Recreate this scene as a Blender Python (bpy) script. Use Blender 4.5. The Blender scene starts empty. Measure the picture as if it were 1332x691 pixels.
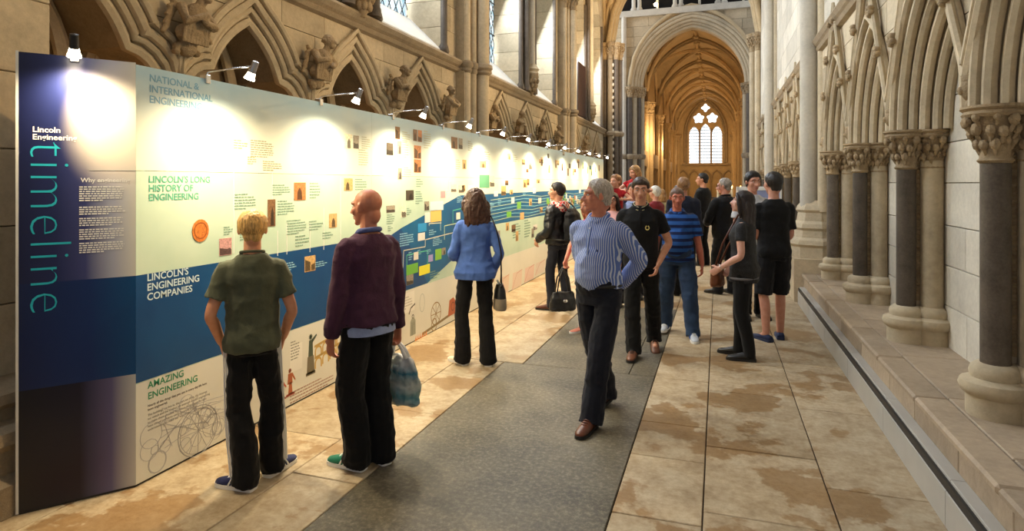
import bpy, bmesh, math, random
import numpy as np
from mathutils import Vector, Matrix, geometry
R = math.radians
rnd = random.Random(7)
scene = bpy.context.scene
COL = scene.collection

# ------------------------------------------------------------------ camera
FPX = 800.0; VX, VY = 934.0, 238.0; EYE = 1.72
TH = math.atan((VX - 666.0) / FPX); CT, ST = math.cos(TH), math.sin(TH)
cam = bpy.data.cameras.new('camera'); camo = bpy.data.objects.new('camera', cam); COL.objects.link(camo)
camo.location = (0, 0, EYE); camo.rotation_euler = (R(90), 0, TH)
cam.sensor_width = 36; cam.lens = 36 * FPX / 1332; cam.shift_y = -(345.5 - VY) / 1332
cam.clip_start = .05; cam.clip_end = 300
scene.camera = camo

# ------------------------------------------------------------------ world, lights, exposure
def srgb(r, g, b):
    f = lambda c: (c / 255 / 12.92) if c / 255 <= .04045 else ((c / 255 + .055) / 1.055) ** 2.4
    return (f(r), f(g), f(b), 1)
world = bpy.data.worlds.new('World'); scene.world = world; world.use_nodes = True
bg = world.node_tree.nodes['Background']
bg.inputs[0].default_value = (.86, .90, 1, 1); bg.inputs[1].default_value = .4
vs = scene.view_settings
vs.view_transform = 'Standard'; vs.look = 'None'; vs.gamma = 1; vs.use_curve_mapping = False; vs.exposure = -0.15

def area(name, loc, target, sx, sy, energy, col):
    d = bpy.data.lights.new(name, 'AREA'); d.shape = 'RECTANGLE'; d.size = sx; d.size_y = sy
    d.energy = energy; d.color = col
    o = bpy.data.objects.new(name, d); COL.objects.link(o); o.location = loc
    o.rotation_euler = (Vector(target) - Vector(loc)).to_track_quat('-Z', 'Y').to_euler()
    return o
def point(name, loc, energy, col, r=.05):
    d = bpy.data.lights.new(name, 'POINT'); d.energy = energy; d.color = col; d.shadow_soft_size = r
    o = bpy.data.objects.new(name, d); COL.objects.link(o); o.location = loc; return o
def spot(name, loc, target, energy, col, ang=60, blend=.6, r=.04):
    d = bpy.data.lights.new(name, 'SPOT'); d.energy = energy; d.color = col; d.spot_size = R(ang); d.spot_blend = blend
    d.shadow_soft_size = r
    o = bpy.data.objects.new(name, d); COL.objects.link(o); o.location = loc
    o.rotation_euler = (Vector(target) - Vector(loc)).to_track_quat('-Z', 'Y').to_euler(); return o
DAY = (.84, .92, 1.0); WARM = (1.0, .66, .30); ORANGE = (1.0, .42, .08)
# daylight through the lancet windows of the left wall (one lamp just inside each pair of lancets)
for yy in (1.1, 5.0, 7.98, 12.0, 15.0, 19.0, 22.0):
    area('daylight_lancet', (-4.5, yy, 6.0), (1.2, yy - .3, 3.6), 1.5, 3.0, 290, DAY)
# daylight of the transept's great windows
area('daylight_transept', (-11.5, 27.5, 9), (0, 29, 4), 6, 9, 1300, DAY)
area('daylight_transept_right', (9.5, 27.5, 9), (-2, 30, 4), 6, 9, 600, DAY)
# unseen warm floodlights, added to gild the vault springing and upper aisle
spot('floodlight_vault', (0.9, 16.5, 3.9), (-3.9, 23.0, 8.2), 2600, WARM, 60)
spot('floodlight_arcade', (1.0, 12.0, 4.6), (-4.2, 8.0, 3.6), 620, WARM, 90)
spot('floodlight_arcade', (1.0, 19.0, 4.8), (-4.2, 15.5, 4.4), 1000, WARM, 90)
spot('floodlight_arcade', (1.0, 4.5, 4.8), (-4.2, 3.2, 3.5), 330, WARM, 90)
for yy in (37, 45, 53, 60):
    point('aisle_uplight', (-3.3, yy, 4.4), 280, (1, .66, .32), .15)
    point('aisle_uplight', (0.9, yy + 2, 4.6), 100, (1, .66, .32), .15)

# ------------------------------------------------------------------ mesh helpers
class MB:
    def __init__(s): s.v = []; s.f = []
    def add(s, v, f):
        n = len(s.v); s.v += [tuple(map(float, p)) for p in v]; s.f += [tuple(i + n for i in q) for q in f]; return s
    def box(s, x0, x1, y0, y1, z0, z1):
        v = [(x, y, z) for z in (z0, z1) for y in (y0, y1) for x in (x0, x1)]
        return s.add(v, [(0, 2, 3, 1), (4, 5, 7, 6), (0, 1, 5, 4), (2, 6, 7, 3), (0, 4, 6, 2), (1, 3, 7, 5)])
    def cbox(s, x0, x1, y0, y1, z0, z1, c=.006):
        # box with a chamfered edge all round
        a = (x0, y0, z0); b = (x1, y1, z1); v = []; idx = {}
        for i in range(8):
            p = [(a, b)[(i >> k) & 1][k] for k in range(3)]
            for ax in range(3):
                q = [p[k] + (0 if k == ax else (c if not (i >> k) & 1 else -c)) for k in range(3)]
                idx[(i, ax)] = len(v); v.append(q)
        f = []
        for ax in range(3):
            o = [k for k in range(3) if k != ax]
            for sd in (0, 1):
                cs = [(sd << ax) | (p << o[0]) | (q << o[1]) for p, q in ((0, 0), (1, 0), (1, 1), (0, 1))]
                f.append(tuple(idx[(q, ax)] for q in (cs if sd else cs[::-1])))
        for ax in range(3):
            o = [k for k in range(3) if k != ax]
            for p in (0, 1):
                for q in (0, 1):
                    i0 = (p << o[0]) | (q << o[1]); i1 = i0 | (1 << ax)
                    f.append((idx[(i0, o[0])], idx[(i1, o[0])], idx[(i1, o[1])], idx[(i0, o[1])]))
        for i in range(8): f.append((idx[(i, 0)], idx[(i, 1)], idx[(i, 2)]))
        return s.add(v, f)
    def lathe(s, prof, c=(0, 0, 0), n=16, a0=0, a1=2 * math.pi):
        full = abs(a1 - a0) > 6.28; m = n if full else n + 1
        v = [(c[0] + r * math.cos(a0 + (a1 - a0) * k / n), c[1] + r * math.sin(a0 + (a1 - a0) * k / n), c[2] + z) for r, z in prof for k in range(m)]
        f = []
        for j in range(len(prof) - 1):
            for k in range(n):
                k2 = (k + 1) % m
                f.append((j * m + k, j * m + k2, (j + 1) * m + k2, (j + 1) * m + k))
        if full:
            f.append(tuple(range(m))[::-1]); f.append(tuple((len(prof) - 1) * m + k for k in range(m)))
        return s.add(v, f)
    def tube(s, pts, r, n=8, closed=False, up=None):
        pts = [Vector(p) for p in pts]; N = len(pts)
        rr = [r] * N if isinstance(r, (int, float)) else r
        u = None; v = []
        for i, p in enumerate(pts):
            if closed: t = pts[(i + 1) % N] - pts[i - 1]
            else: t = pts[min(i + 1, N - 1)] - pts[max(i - 1, 0)]
            if t.length < 1e-9: t = Vector((0, 0, 1))
            t.normalize()
            if u is None:
                u = Vector(up) if up else (Vector((0, 0, 1)) if abs(t.z) < .9 else Vector((1, 0, 0)))
            u = (u - t * u.dot(t)); u.normalize(); w = t.cross(u)
            for k in range(n):
                a = 2 * math.pi * k / n
                v.append(p + (u * math.cos(a) + w * math.sin(a)) * rr[i])
        f = []
        for i in range(N if closed else N - 1):
            j = (i + 1) % N
            for k in range(n):
                k2 = (k + 1) % n
                f.append((i * n + k, i * n + k2, j * n + k2, j * n + k))
        if not closed:
            f.append(tuple(range(n))[::-1]); f.append(tuple((N - 1) * n + k for k in range(n)))
        return s.add(v, f)
    def ell(s, c, r, n=10, m=6, rot=None):
        c = Vector(c); v = []; f = []
        for j in range(1, m):
            ph = math.pi * j / m
            for k in range(n):
                a = 2 * math.pi * k / n
                p = Vector((r[0] * math.sin(ph) * math.cos(a), r[1] * math.sin(ph) * math.sin(a), r[2] * math.cos(ph)))
                v.append(c + (rot @ p if rot else p))
        top = Vector((0, 0, r[2])); top = rot @ top if rot else top
        v.append(c + top); v.append(c - top); T = len(v) - 2
        for j in range(m - 2):
            for k in range(n):
                k2 = (k + 1) % n; f.append((j * n + k, (j + 1) * n + k, (j + 1) * n + k2, j * n + k2))
        for k in range(n):
            f.append((T, k, (k + 1) % n)); f.append((T + 1, (m - 2) * n + (k + 1) % n, (m - 2) * n + k))
        return s.add(v, f)
    def prism(s, poly, fn, d0, d1):
        # poly: list of 2D points (any simple polygon), fn(u,v,d)->3D
        n = len(poly); v = [fn(a, b, d0) for a, b in poly] + [fn(a, b, d1) for a, b in poly]
        f = [tuple(range(n)), tuple(range(2 * n - 1, n - 1, -1))] + [(i, i + n, (i + 1) % n + n, (i + 1) % n) for i in range(n)]
        return s.add(v, f)
    def mesh(s, name='m'):
        me = bpy.data.meshes.new(name); me.from_pydata(s.v, [], s.f)
        bm = bmesh.new(); bm.from_mesh(me); bmesh.ops.recalc_face_normals(bm, faces=bm.faces); bm.to_mesh(me); bm.free()
        return me
    def obj(s, name, mat, parent=None, smooth=False, loc=None, ang=None):
        return mobj(name, s.mesh(name), mat, parent, smooth, loc, ang)
def mobj(name, me, mat, parent=None, smooth=False, loc=None, ang=None):
    if mat is not None and not me.materials: me.materials.append(mat)
    if smooth:
        me.polygons.foreach_set('use_smooth', [True] * len(me.polygons))
        if ang: me.set_sharp_from_angle(angle=R(ang))
    o = bpy.data.objects.new(name, me); COL.objects.link(o)
    if parent: o.parent = parent
    if loc is not None: o.location = loc
    return o
def inst(name, me, parent, loc, rz=0, sc=None):
    o = bpy.data.objects.new(name, me); COL.objects.link(o); o.parent = parent; o.location = loc; o.rotation_euler = (0, 0, rz)
    if sc: o.scale = sc
    return o
def tag(o, label=None, cat=None, group=None, kind=None):
    if label: o['label'] = label
    if cat: o['category'] = cat
    if group: o['group'] = group
    if kind: o['kind'] = kind
    return o
def empty(name, loc=(0, 0, 0), rz=0):
    o = bpy.data.objects.new(name, None); COL.objects.link(o); o.location = loc; o.rotation_euler = (0, 0, rz); o.empty_display_size = .1; return o
def thing(name, label, cat, loc=(0, 0, 0), rz=0, group=None): return tag(empty(name, loc, rz), label, cat, group)
def struct(name, loc=(0, 0, 0)): return tag(empty(name, loc), kind='structure')
def onX(px, py, x):
    u = px - 666; dx = CT * u - ST * FPX; dy = ST * u + CT * FPX; t = x / dx
    return dy * t, EYE - (py - VY) * t
def ground(px, py, z=0):
    Zc = FPX * (EYE - z) / (py - VY); Xc = (px - 666) / FPX * Zc
    return CT * Xc - ST * Zc, ST * Xc + CT * Zc

# ------------------------------------------------------------------ materials
def nmat(name):
    m = bpy.data.materials.new(name); m.use_nodes = True; nt = m.node_tree
    return m, nt, nt.nodes['Principled BSDF']
def ramp(nt, fac, stops, interp='LINEAR'):
    r = nt.nodes.new('ShaderNodeValToRGB'); r.color_ramp.interpolation = interp
    e = r.color_ramp.elements
    e[0].position, e[0].color = stops[0]; e[1].position, e[1].color = stops[-1]
    for p, c in stops[1:-1]:
        q = e.new(p); q.color = c
    nt.links.new(fac, r.inputs[0]); return r.outputs[0]
def noise(nt, vec, scale, detail=4, rough=.6):
    n = nt.nodes.new('ShaderNodeTexNoise'); n.inputs['Scale'].default_value = scale; n.inputs['Detail'].default_value = detail
    n.inputs['Roughness'].default_value = rough
    if vec is not None: nt.links.new(vec, n.inputs['Vector'])
    return n.outputs['Fac']
def mix(nt, fac, a, b, mode='MIX'):
    m = nt.nodes.new('ShaderNodeMix'); m.data_type = 'RGBA'; m.blend_type = mode
    for v, i in ((fac, 0), (a, 6), (b, 7)):
        if hasattr(v, 'is_linked'): nt.links.new(v, m.inputs[i])
        else: m.inputs[i].default_value = v
    return m.outputs[2]
def math_(nt, op, a, b=None, c=None):
    m = nt.nodes.new('ShaderNodeMath'); m.operation = op
    for i, v in enumerate((a, b, c)):
        if v is None: continue
        if hasattr(v, 'is_linked'): nt.links.new(v, m.inputs[i])
        else: m.inputs[i].default_value = v
    return m.outputs[0]
def coords(nt, kind='Object'):
    return nt.nodes.new('ShaderNodeTexCoord').outputs[kind]
def wpos(nt): return nt.nodes.new('ShaderNodeNewGeometry').outputs['Position']
def bump(nt, b, h, strength=.3, dist=.01):
    n = nt.nodes.new('ShaderNodeBump'); n.inputs['Strength'].default_value = strength; n.inputs['Distance'].default_value = dist
    nt.links.new(h, n.inputs['Height']); nt.links.new(n.outputs[0], b.inputs['Normal'])
def stone(name, c, var=.25, scale=3, bmp=.35, rough=.85, stain=None, blockvar=.18):
    m, nt, b = nmat(name); p = wpos(nt)
    n1 = noise(nt, p, scale, 6, .65); n2 = noise(nt, p, scale * 9, 4, .7)
    dark = tuple(x * (1 - var * 1.6) for x in c[:3]) + (1,); lite = tuple(min(1, x * (1 + var)) for x in c[:3]) + (1,)
    col = ramp(nt, n1, [(.25, dark), (.5, c), (.75, lite)])
    col = mix(nt, .35, col, ramp(nt, n2, [(.3, dark), (.7, lite)]), 'MIX')
    oi = nt.nodes.new('ShaderNodeObjectInfo')
    k = math_(nt, 'MULTIPLY_ADD', oi.outputs['Random'], blockvar * 2, 1 - blockvar)
    cc = nt.nodes.new('ShaderNodeCombineColor')
    for i in range(3): nt.links.new(k, cc.inputs[i])
    col = mix(nt, 1.0, col, cc.outputs[0], 'MULTIPLY')
    if stain:
        n3 = noise(nt, p, 1.3, 5, .55)
        col = mix(nt, ramp(nt, n3, [(.52, (0, 0, 0, 1)), (.6, (1, 1, 1, 1))]), col, stain)
    nt.links.new(col, b.inputs['Base Color']); b.inputs['Roughness'].default_value = rough
    b.inputs['Specular IOR Level'].default_value = .25
    bump(nt, b, math_(nt, 'ADD', n1, n2), bmp, .012)
    return m
def plain(name, c, rough=.6, metal=0, emit=None, es=1, var=0, vscale=20, bmp=0, spec=.5, bscale=None):
    m, nt, b = nmat(name)
    b.inputs['Base Color'].default_value = c; b.inputs['Roughness'].default_value = rough; b.inputs['Metallic'].default_value = metal
    b.inputs['Specular IOR Level'].default_value = spec
    if var or bmp:
        p = coords(nt); n = noise(nt, p, vscale, 4)
        if var:
            nt.links.new(ramp(nt, n, [(.3, tuple(x * (1 - var) for x in c[:3]) + (1,)), (.7, tuple(min(1, x * (1 + var)) for x in c[:3]) + (1,))]), b.inputs['Base Color'])
        if bmp: bump(nt, b, noise(nt, p, bscale or vscale * 3, 3), bmp, .004)
    if emit:
        b.inputs['Emission Color'].default_value = emit; b.inputs['Emission Strength'].default_value = es
    return m
M = {}
M['stone'] = stone('limestone', srgb(194, 178, 150), .22, 2.2)
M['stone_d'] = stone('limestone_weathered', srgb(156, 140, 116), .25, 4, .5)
M['stone_p'] = stone('limestone_pale', srgb(206, 198, 182), .16, 2.5)
M['vault'] = stone('vault_stone', srgb(192, 170, 134), .18, 1.5)
M['marble'] = stone('dark_marble', srgb(98, 88, 78), .35, 7, .15, .45)
M['bench'] = stone('bench_stone', srgb(168, 150, 128), .22, 2.6, .4, .6)
M['sill'] = stone('whitewashed_sill', srgb(222, 220, 214), .06, 3, .15)
M['carve'] = stone('carved_stone', srgb(172, 150, 118), .3, 9, .7)
M['grout'] = plain('dark_joint', srgb(58, 48, 38), .95)
M['black'] = plain('black_plastic', (.012, .012, .013, 1), .45)
M['duct'] = plain('grey_painted_casing', srgb(176, 172, 164), .5, var=.06, vscale=4)
M['white'] = plain('white_print', (.85, .85, .83, 1), .5)
M['chrome'] = plain('polished_metal', (.7, .7, .7, 1), .22, 1)
M['lead'] = plain('window_lead', (.03, .032, .035, 1), .6)
M['void'] = plain('gallery_shade', (.01, .008, .006, 1), .9)
def glassmat():
    m, nt, b = nmat('daylit_leaded_glass'); p = wpos(nt)
    n = noise(nt, p, 5, 2)
    c = ramp(nt, n, [(.3, srgb(150, 190, 215)), (.7, srgb(235, 246, 250))])
    nt.links.new(c, b.inputs['Base Color']); nt.links.new(c, b.inputs['Emission Color'])
    b.inputs['Emission Strength'].default_value = 1.0; b.inputs['Roughness'].default_value = .2
    return m
M['glass'] = glassmat()
def flagmat():
    m, nt, b = nmat('worn_flagstone'); p = wpos(nt)
    n1 = noise(nt, p, 1.5, 6, .6); n2 = noise(nt, p, 22, 5, .7); n3 = noise(nt, p, 5, 5, .6)
    base = ramp(nt, n3, [(.3, srgb(150, 128, 98)), (.5, srgb(178, 158, 128)), (.72, srgb(196, 182, 156))])
    base = mix(nt, .3, base, ramp(nt, n2, [(.35, srgb(128, 108, 80)), (.65, srgb(205, 192, 168))]))
    pm = ramp(nt, n1, [(.525, (0, 0, 0, 1)), (.55, (1, 1, 1, 1))])
    col = mix(nt, math_(nt, 'MULTIPLY', pm, .72), base, mix(nt, n2, srgb(120, 86, 48), srgb(154, 120, 74)))
    oi = nt.nodes.new('ShaderNodeObjectInfo'); k = math_(nt, 'MULTIPLY_ADD', oi.outputs['Random'], .22, .87)
    cc = nt.nodes.new('ShaderNodeCombineColor')
    for i in range(3): nt.links.new(k, cc.inputs[i])
    col = mix(nt, 1.0, col, cc.outputs[0], 'MULTIPLY')
    nt.links.new(col, b.inputs['Base Color'])
    nt.links.new(ramp(nt, pm, [(0, (.62, .62, .62, 1)), (1, (.42, .42, .42, 1))]), b.inputs['Roughness'])
    b.inputs['Specular IOR Level'].default_value = .35
    bump(nt, b, math_(nt, 'SUBTRACT', n2, math_(nt, 'MULTIPLY', pm, .4)), .3, .006)
    return m
M['flag'] = flagmat()
def slabmat():
    m, nt, b = nmat('grey_ledger_stone'); p = wpos(nt)
    n1 = noise(nt, p, 1.4, 5, .6); n2 = noise(nt, p, 34, 6, .75); n3 = noise(nt, p, 7, 4)
    col = ramp(nt, n2, [(.32, srgb(48, 44, 36)), (.5, srgb(92, 86, 72)), (.68, srgb(158, 150, 130))])
    col = mix(nt, .5, col, ramp(nt, n1, [(.35, srgb(50, 46, 38)), (.65, srgb(122, 114, 96))]))
    nt.links.new(col, b.inputs['Base Color']); b.inputs['Roughness'].default_value = .55
    bump(nt, b, math_(nt, 'ADD', n2, n3), .4, .006)
    return m
M['slab'] = slabmat()
# ------------------------------------------------------------------ floor
floor = struct('floor')
MB().box(-14, 12, -3, 68, -.2, -.012).obj('floor_bed', M['grout'], floor)
def slabs(x0, x1, joints, mat='flag', g=.0035, name='flagstone'):
    for a, b in zip(joints[:-1], joints[1:]):
        dz = rnd.uniform(-.0015, .0015)
        MB().cbox(x0 + g, x1 - g, a + g, b - g, -.06, dz, .004).obj(name, M[mat], floor)
def run(start, end, lo, hi, seed):
    r = random.Random(seed); o = [start]
    while o[-1] < end - lo: o.append(o[-1] + r.uniform(lo, hi))
    o[-1] = end; return o
slabs(-4.2, -3.3, run(-2.5, 24, 1.0, 1.6, 1))
slabs(-3.3, -2.40, [-2.5, -1.2, 0, 1.2, 2.1, 3.55, 4.8, 6.0, 7.1] + run(8.2, 24, .9, 1.5, 2))
slabs(-2.40, -1.95, [-2.5, -1, .3, 1.5, 2.2, 3.05, 4.15, 5.05, 5.58])
slabs(-2.40, -1.76, [5.58, 7.2, 8.4] + run(9.4, 24, .8, 1.3, 3))
slabs(-1.95, -.53, [-2.5, .2, 2.52, 5.575], 'slab', name='ledger_stone')
slabs(-1.76, -.76, [5.58, 8.62], 'slab', name='ledger_stone'); slabs(-.76, -.53, [5.58, 6.35, 8.62], 'slab', name='ledger_stone')
slabs(-1.76, -1.1, run(8.62, 24, .8, 1.4, 4)); slabs(-1.1, -.53, run(8.62, 24, .7, 1.3, 5))
slabs(-.53, -.075, [-2.5, -1.2, 0, 1.1, 2.2, 3.22, 3.95, 4.52, 5.56, 6.35, 7.1, 7.9] + run(8.8, 24, .7, 1.2, 6))
slabs(-.075, .58, [-2.5, -1.3, 0, 1.2, 2.3, 3.37, 4.22, 5.36, 6.25, 7.3, 8.2] + run(9.1, 24, .8, 1.2, 8))
slabs(.58, 1.09, [-2.5, -1.2, .2, 1.5, 2.7, 3.85, 5.14, 6.4, 7.3] + run(8.5, 24, .8, 1.3, 9))
slabs(1.09, 1.8, run(9.6, 24, .8, 1.4, 10))
for i in range(8):                                             # transept and far aisle paving
    x0 = -12 + i * 3
    slabs(x0, x0 + 3, run(24, 32, 2.4, 3.2, 20 + i))
for i in range(4): slabs(-4.4 + i * 1.6, -2.8 + i * 1.6, run(32, 66, 3, 4.5, 40 + i))

# ------------------------------------------------------------------ left wall: blind arcade with trefoil arches
WX = -4.2
ARCH_L = [1.32, 3.05, 4.77, 6.50, 8.23, 11.78, 13.50, 15.22, 18.78, 20.5, 22.2]
def trefoil(o=0.0, n=9):
    """half profile (s>=0) from apex down, offset outward by o"""
    pts = []
    for i in range(n + 1):
        t = i / n; p0, p1, p2 = (0, 3.26), (.34, 3.06), (.45, 2.76)
        pts.append(((1 - t) ** 2 * p0[0] + 2 * t * (1 - t) * p1[0] + t * t * p2[0], (1 - t) ** 2 * p0[1] + 2 * t * (1 - t) * p1[1] + t * t * p2[1]))
    for i in range(1, 6):
        t = i / 5; p0, p1, p2 = (.45, 2.76), (.72, 2.74), (.78, 2.42)
        pts.append(((1 - t) ** 2 * p0[0] + 2 * t * (1 - t) * p1[0] + t * t * p2[0], (1 - t) ** 2 * p0[1] + 2 * t * (1 - t) * p1[1] + t * t * p2[1]))
    out = []
    for i, p in enumerate(pts):
        a = pts[max(i - 1, 0)]; b = pts[min(i + 1, len(pts) - 1)]
        if i == 0: nx, nz = .0, 1.0; k = 1.35
        else:
            dx, dz = b[0] - a[0], b[1] - a[1]; l = math.hypot(dx, dz); nx, nz = -dz / l, dx / l; k = 1.0
        out.append((p[0] + nx * o * k, p[1] + nz * o * k))
    out = [(min(s, .86 + .0), z) for s, z in out]
    return out
def arch_path(yc, o, x, foot=None):
    h = trefoil(o); L = [(x, yc - s, z) for s, z in h[::-1]]; Rr = [(x, yc + s, z) for s, z in h[1:]]
    if foot is not None: L = [(x, L[0][1], foot)] + L; Rr = Rr + [(x, Rr[-1][1], foot)]
    return L + Rr
wall_left = struct('wall_left')
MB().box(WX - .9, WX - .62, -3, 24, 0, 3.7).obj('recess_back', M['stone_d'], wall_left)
def cut_blocks(parent, rows, y0, y1, holes, fn, mat, w=(.5, .85), depth=(0, 1), gap=.004, seed=3, name='ashlar_block'):
    r = random.Random(seed)
    for z0, z1 in zip(rows[:-1], rows[1:]):
        y = y0 - r.uniform(0, .4)
        while y < y1:
            ww = r.uniform(*w); a, b = max(y, y0) + gap, min(y + ww, y1) - gap; y += ww
            if b - a < .03: continue
            rect = [(a, z0 + gap), (b, z0 + gap), (b, z1 - gap), (a, z1 - gap)]
            hs = [h for h in holes if min(p[0] for p in h) < b and max(p[0] for p in h) > a and min(p[1] for p in h) < z1 and max(p[1] for p in h) > z0]
            mb = MB()
            if not hs:
                mb.prism(rect, fn, depth[0], depth[1])
            else:
                vv = [Vector(p) for p in rect]; ff = [[0, 1, 2, 3]]
                for h in hs:
                    if sum(h[i - 1][0] * h[i][1] - h[i][0] * h[i - 1][1] for i in range(len(h))) < 0: h = h[::-1]
                    n = len(vv); vv += [Vector(p) for p in h]; ff.append(list(range(n, n + len(h))))
                ov, oe, of, _, _, oof = geometry.delaunay_2d_cdt(vv, [], ff, 1, 1e-5)
                keep = [f for f, src in zip(of, oof) if 0 in src and len(src) == 1]
                if not keep: continue
                ec = {}
                for f in keep:
                    for i in range(len(f)):
                        e = (f[i], f[(i + 1) % len(f)]); ec[e] = 1
                n = len(ov); V_ = [fn(p.x, p.y, depth[0]) for p in ov] + [fn(p.x, p.y, depth[1]) for p in ov]
                F_ = [tuple(f) for f in keep] + [tuple(i + n for i in f[::-1]) for f in keep]
                F_ += [(b_, a_, a_ + n, b_ + n) for (a_, b_) in ec if (b_, a_) not in ec]
                mb.add(V_, F_)
            mb.obj(name, M[mat], parent)
holes = []
for yc in ARCH_L:
    h = trefoil(.17); poly = [(yc - s, z) for s, z in h[::-1]] + [(yc + s, z) for s, z in h[1:]]
    poly = [(poly[0][0], .5)] + poly + [(poly[-1][0], .5)]
    holes.append(poly)
fnL = lambda y, z, d: (WX - d, y, z)
MB().box(WX - .1, WX - .02, -3, 24, 0, .5).obj('plinth_course', M['stone_d'], wall_left)
cut_blocks(wall_left, [.0, .5, .9, 1.3, 1.7, 2.1, 2.45, 2.75, 3.04, 3.33, 3.62], -2.8, 24, holes, fnL, 'stone', depth=(0, .12), seed=11)
for yc in ARCH_L:
    if yc < 2: continue
    # reveal of the recess
    p = arch_path(yc, .0, WX - .08, .5); q = arch_path(yc, .0, WX - .63, .5)
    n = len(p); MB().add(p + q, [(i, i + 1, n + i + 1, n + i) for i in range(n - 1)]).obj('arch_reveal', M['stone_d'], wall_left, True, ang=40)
    mb = MB()
    for o, x, r in ((.0, WX - .07, .045), (.085, WX - .035, .032), (.155, WX + .0, .042), (.235, WX + .03, .034)):
        mb.tube(arch_path(yc, o, x, .5), r, 7)
    p = arch_path(yc, -.02, WX - .09, .5); q = arch_path(yc, .26, WX + .005, .5)
    mb.add(p + q, [(i, i + 1, n + i + 1, n + i) for i in range(n - 1)])
    mb.obj('arch_moulding', M['stone'], wall_left, True, ang=50)
    # second, syncopated arcade at the back of the recess
    c = yc + .42; mb = MB()
    mb.lathe([(.07, .5), (.07, 2.05), (.10, 2.08), (.09, 2.16), (.15, 2.3), (.16, 2.36)], (WX - .52, c, 0), 10)
    for sgn in (-1, 1):
        for k, rr in ((0, .05), (.1, .04)):
            pts = [(WX - .54, c + sgn * (.06 + k * .4 + .55 * (1 - math.cos(a))), 2.36 + 1.05 * math.sin(a) * (.9 + k)) for a in [i * .17 for i in range(9)]]
            mb.tube([p for p in pts if abs(p[1] - yc) < .75], rr, 6)
    mb.obj('inner_arcade', M['stone'], wall_left, True, ang=50)
    point('arcade_uplight', (WX - .2, c - .1, 2.1), 2.2, ORANGE, .05)
# string course
st = [(0, 3.58), (.06, 3.6), (.09, 3.64), (.06, 3.66), (.10, 3.69), (.14, 3.74), (.12, 3.78), (.0, 3.80)]
MB().prism([(-.2, 3.58)] + st + [(-.2, 3.8)], lambda a, z, d: (WX + a, d, z), -2.8, 24).obj('string_course', M['stone_d'], wall_left)
# upper wall with lancet windows and steep whitewashed sills
LANC = [(.2, 2.0), (4.05, 5.95), (7.0, 8.95), (11.0, 13.0), (14.05, 15.95), (18.0, 20), (21, 23)]
def lancet_poly(a, b, z0, zs, g=0):
    c = (a + b) / 2; w = (b - a) / 2 - g; pts = [(c - w, z0), (c + w, z0)]
    for i in range(7):
        t = i / 6 * R(60); pts.append((c - w + 2 * w * math.cos(t), zs + 2 * w * math.sin(t)))
    for i in range(1, 7):
        t = R(60) * (1 - i / 6); pts.append((c + w - 2 * w * math.cos(t), zs + 2 * w * math.sin(t)))
    return pts
lh = [lancet_poly(a, b, 3.82, 7.0) for a, b in LANC]
cut_blocks(wall_left, [3.8 + .42 * i for i in range(14)], -2.8, 24, lh, fnL, 'stone', (.6, 1.0), depth=(0, .62), seed=5)
winc = 0
for a, b in LANC:
    winc += 1
    w = struct('window_%d' % winc)
    MB().prism([(0.02, 3.80), (.0, 3.86), (-.56, 4.40), (-.6, 4.4), (-.6, 3.8)], lambda x, z, d: (WX + x, d, z), a, b).obj('window_sill', M['sill'], w)
    MB().prism(lancet_poly(a, b, 4.3, 7.0, .12), lambda y, z, d: (WX - d, y, z), .55, .57).obj('pane', M['glass'], w)
    mb = MB(); c = (a + b) / 2; hw = (b - a) / 2 - .1                      # diamond leading
    for i in range(-40, 41):
        for sg in (1, -1):
            pts = []
            y0 = c + i * .2
            lo, hi = c - hw, c + hw
            # line z = 4.3 + 1.6*sg*(y-y0)
            za, zb = 4.3 + 1.6 * sg * (lo - y0), 4.3 + 1.6 * sg * (hi - y0)
            ya, yb = lo, hi
            if za > zb: za, zb, ya, yb = zb, za, yb, ya
            if zb < 4.3 or za > 7.4: continue
            if za < 4.3: ya += (yb - ya) * (4.3 - za) / (zb - za); za = 4.3
            if zb > 7.4: yb = ya + (yb - ya) * (7.4 - za) / (zb - za); zb = 7.4
            if zb - za < .05: continue
            mb.tube([(WX - .54, ya, za), (WX - .54, yb, zb)], .008, 4)
    for z in (5.0, 5.7, 6.4, 7.1): mb.tube([(WX - .535, a + .1, z), (WX - .535, b - .1, z)], .014, 5)
    mb.obj('leading', M['lead'], w)
    mb = MB()
    for yy in (a - .06, b + .06): mb.lathe([(.085, 3.8), (.10, 3.83), (.085, 3.9), (.065, 3.95), (.065, 7.6)], (WX + .02, yy, 0), 10)
    mb.obj('jamb_shaft', M['marble'], w, True, ang=40)

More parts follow.
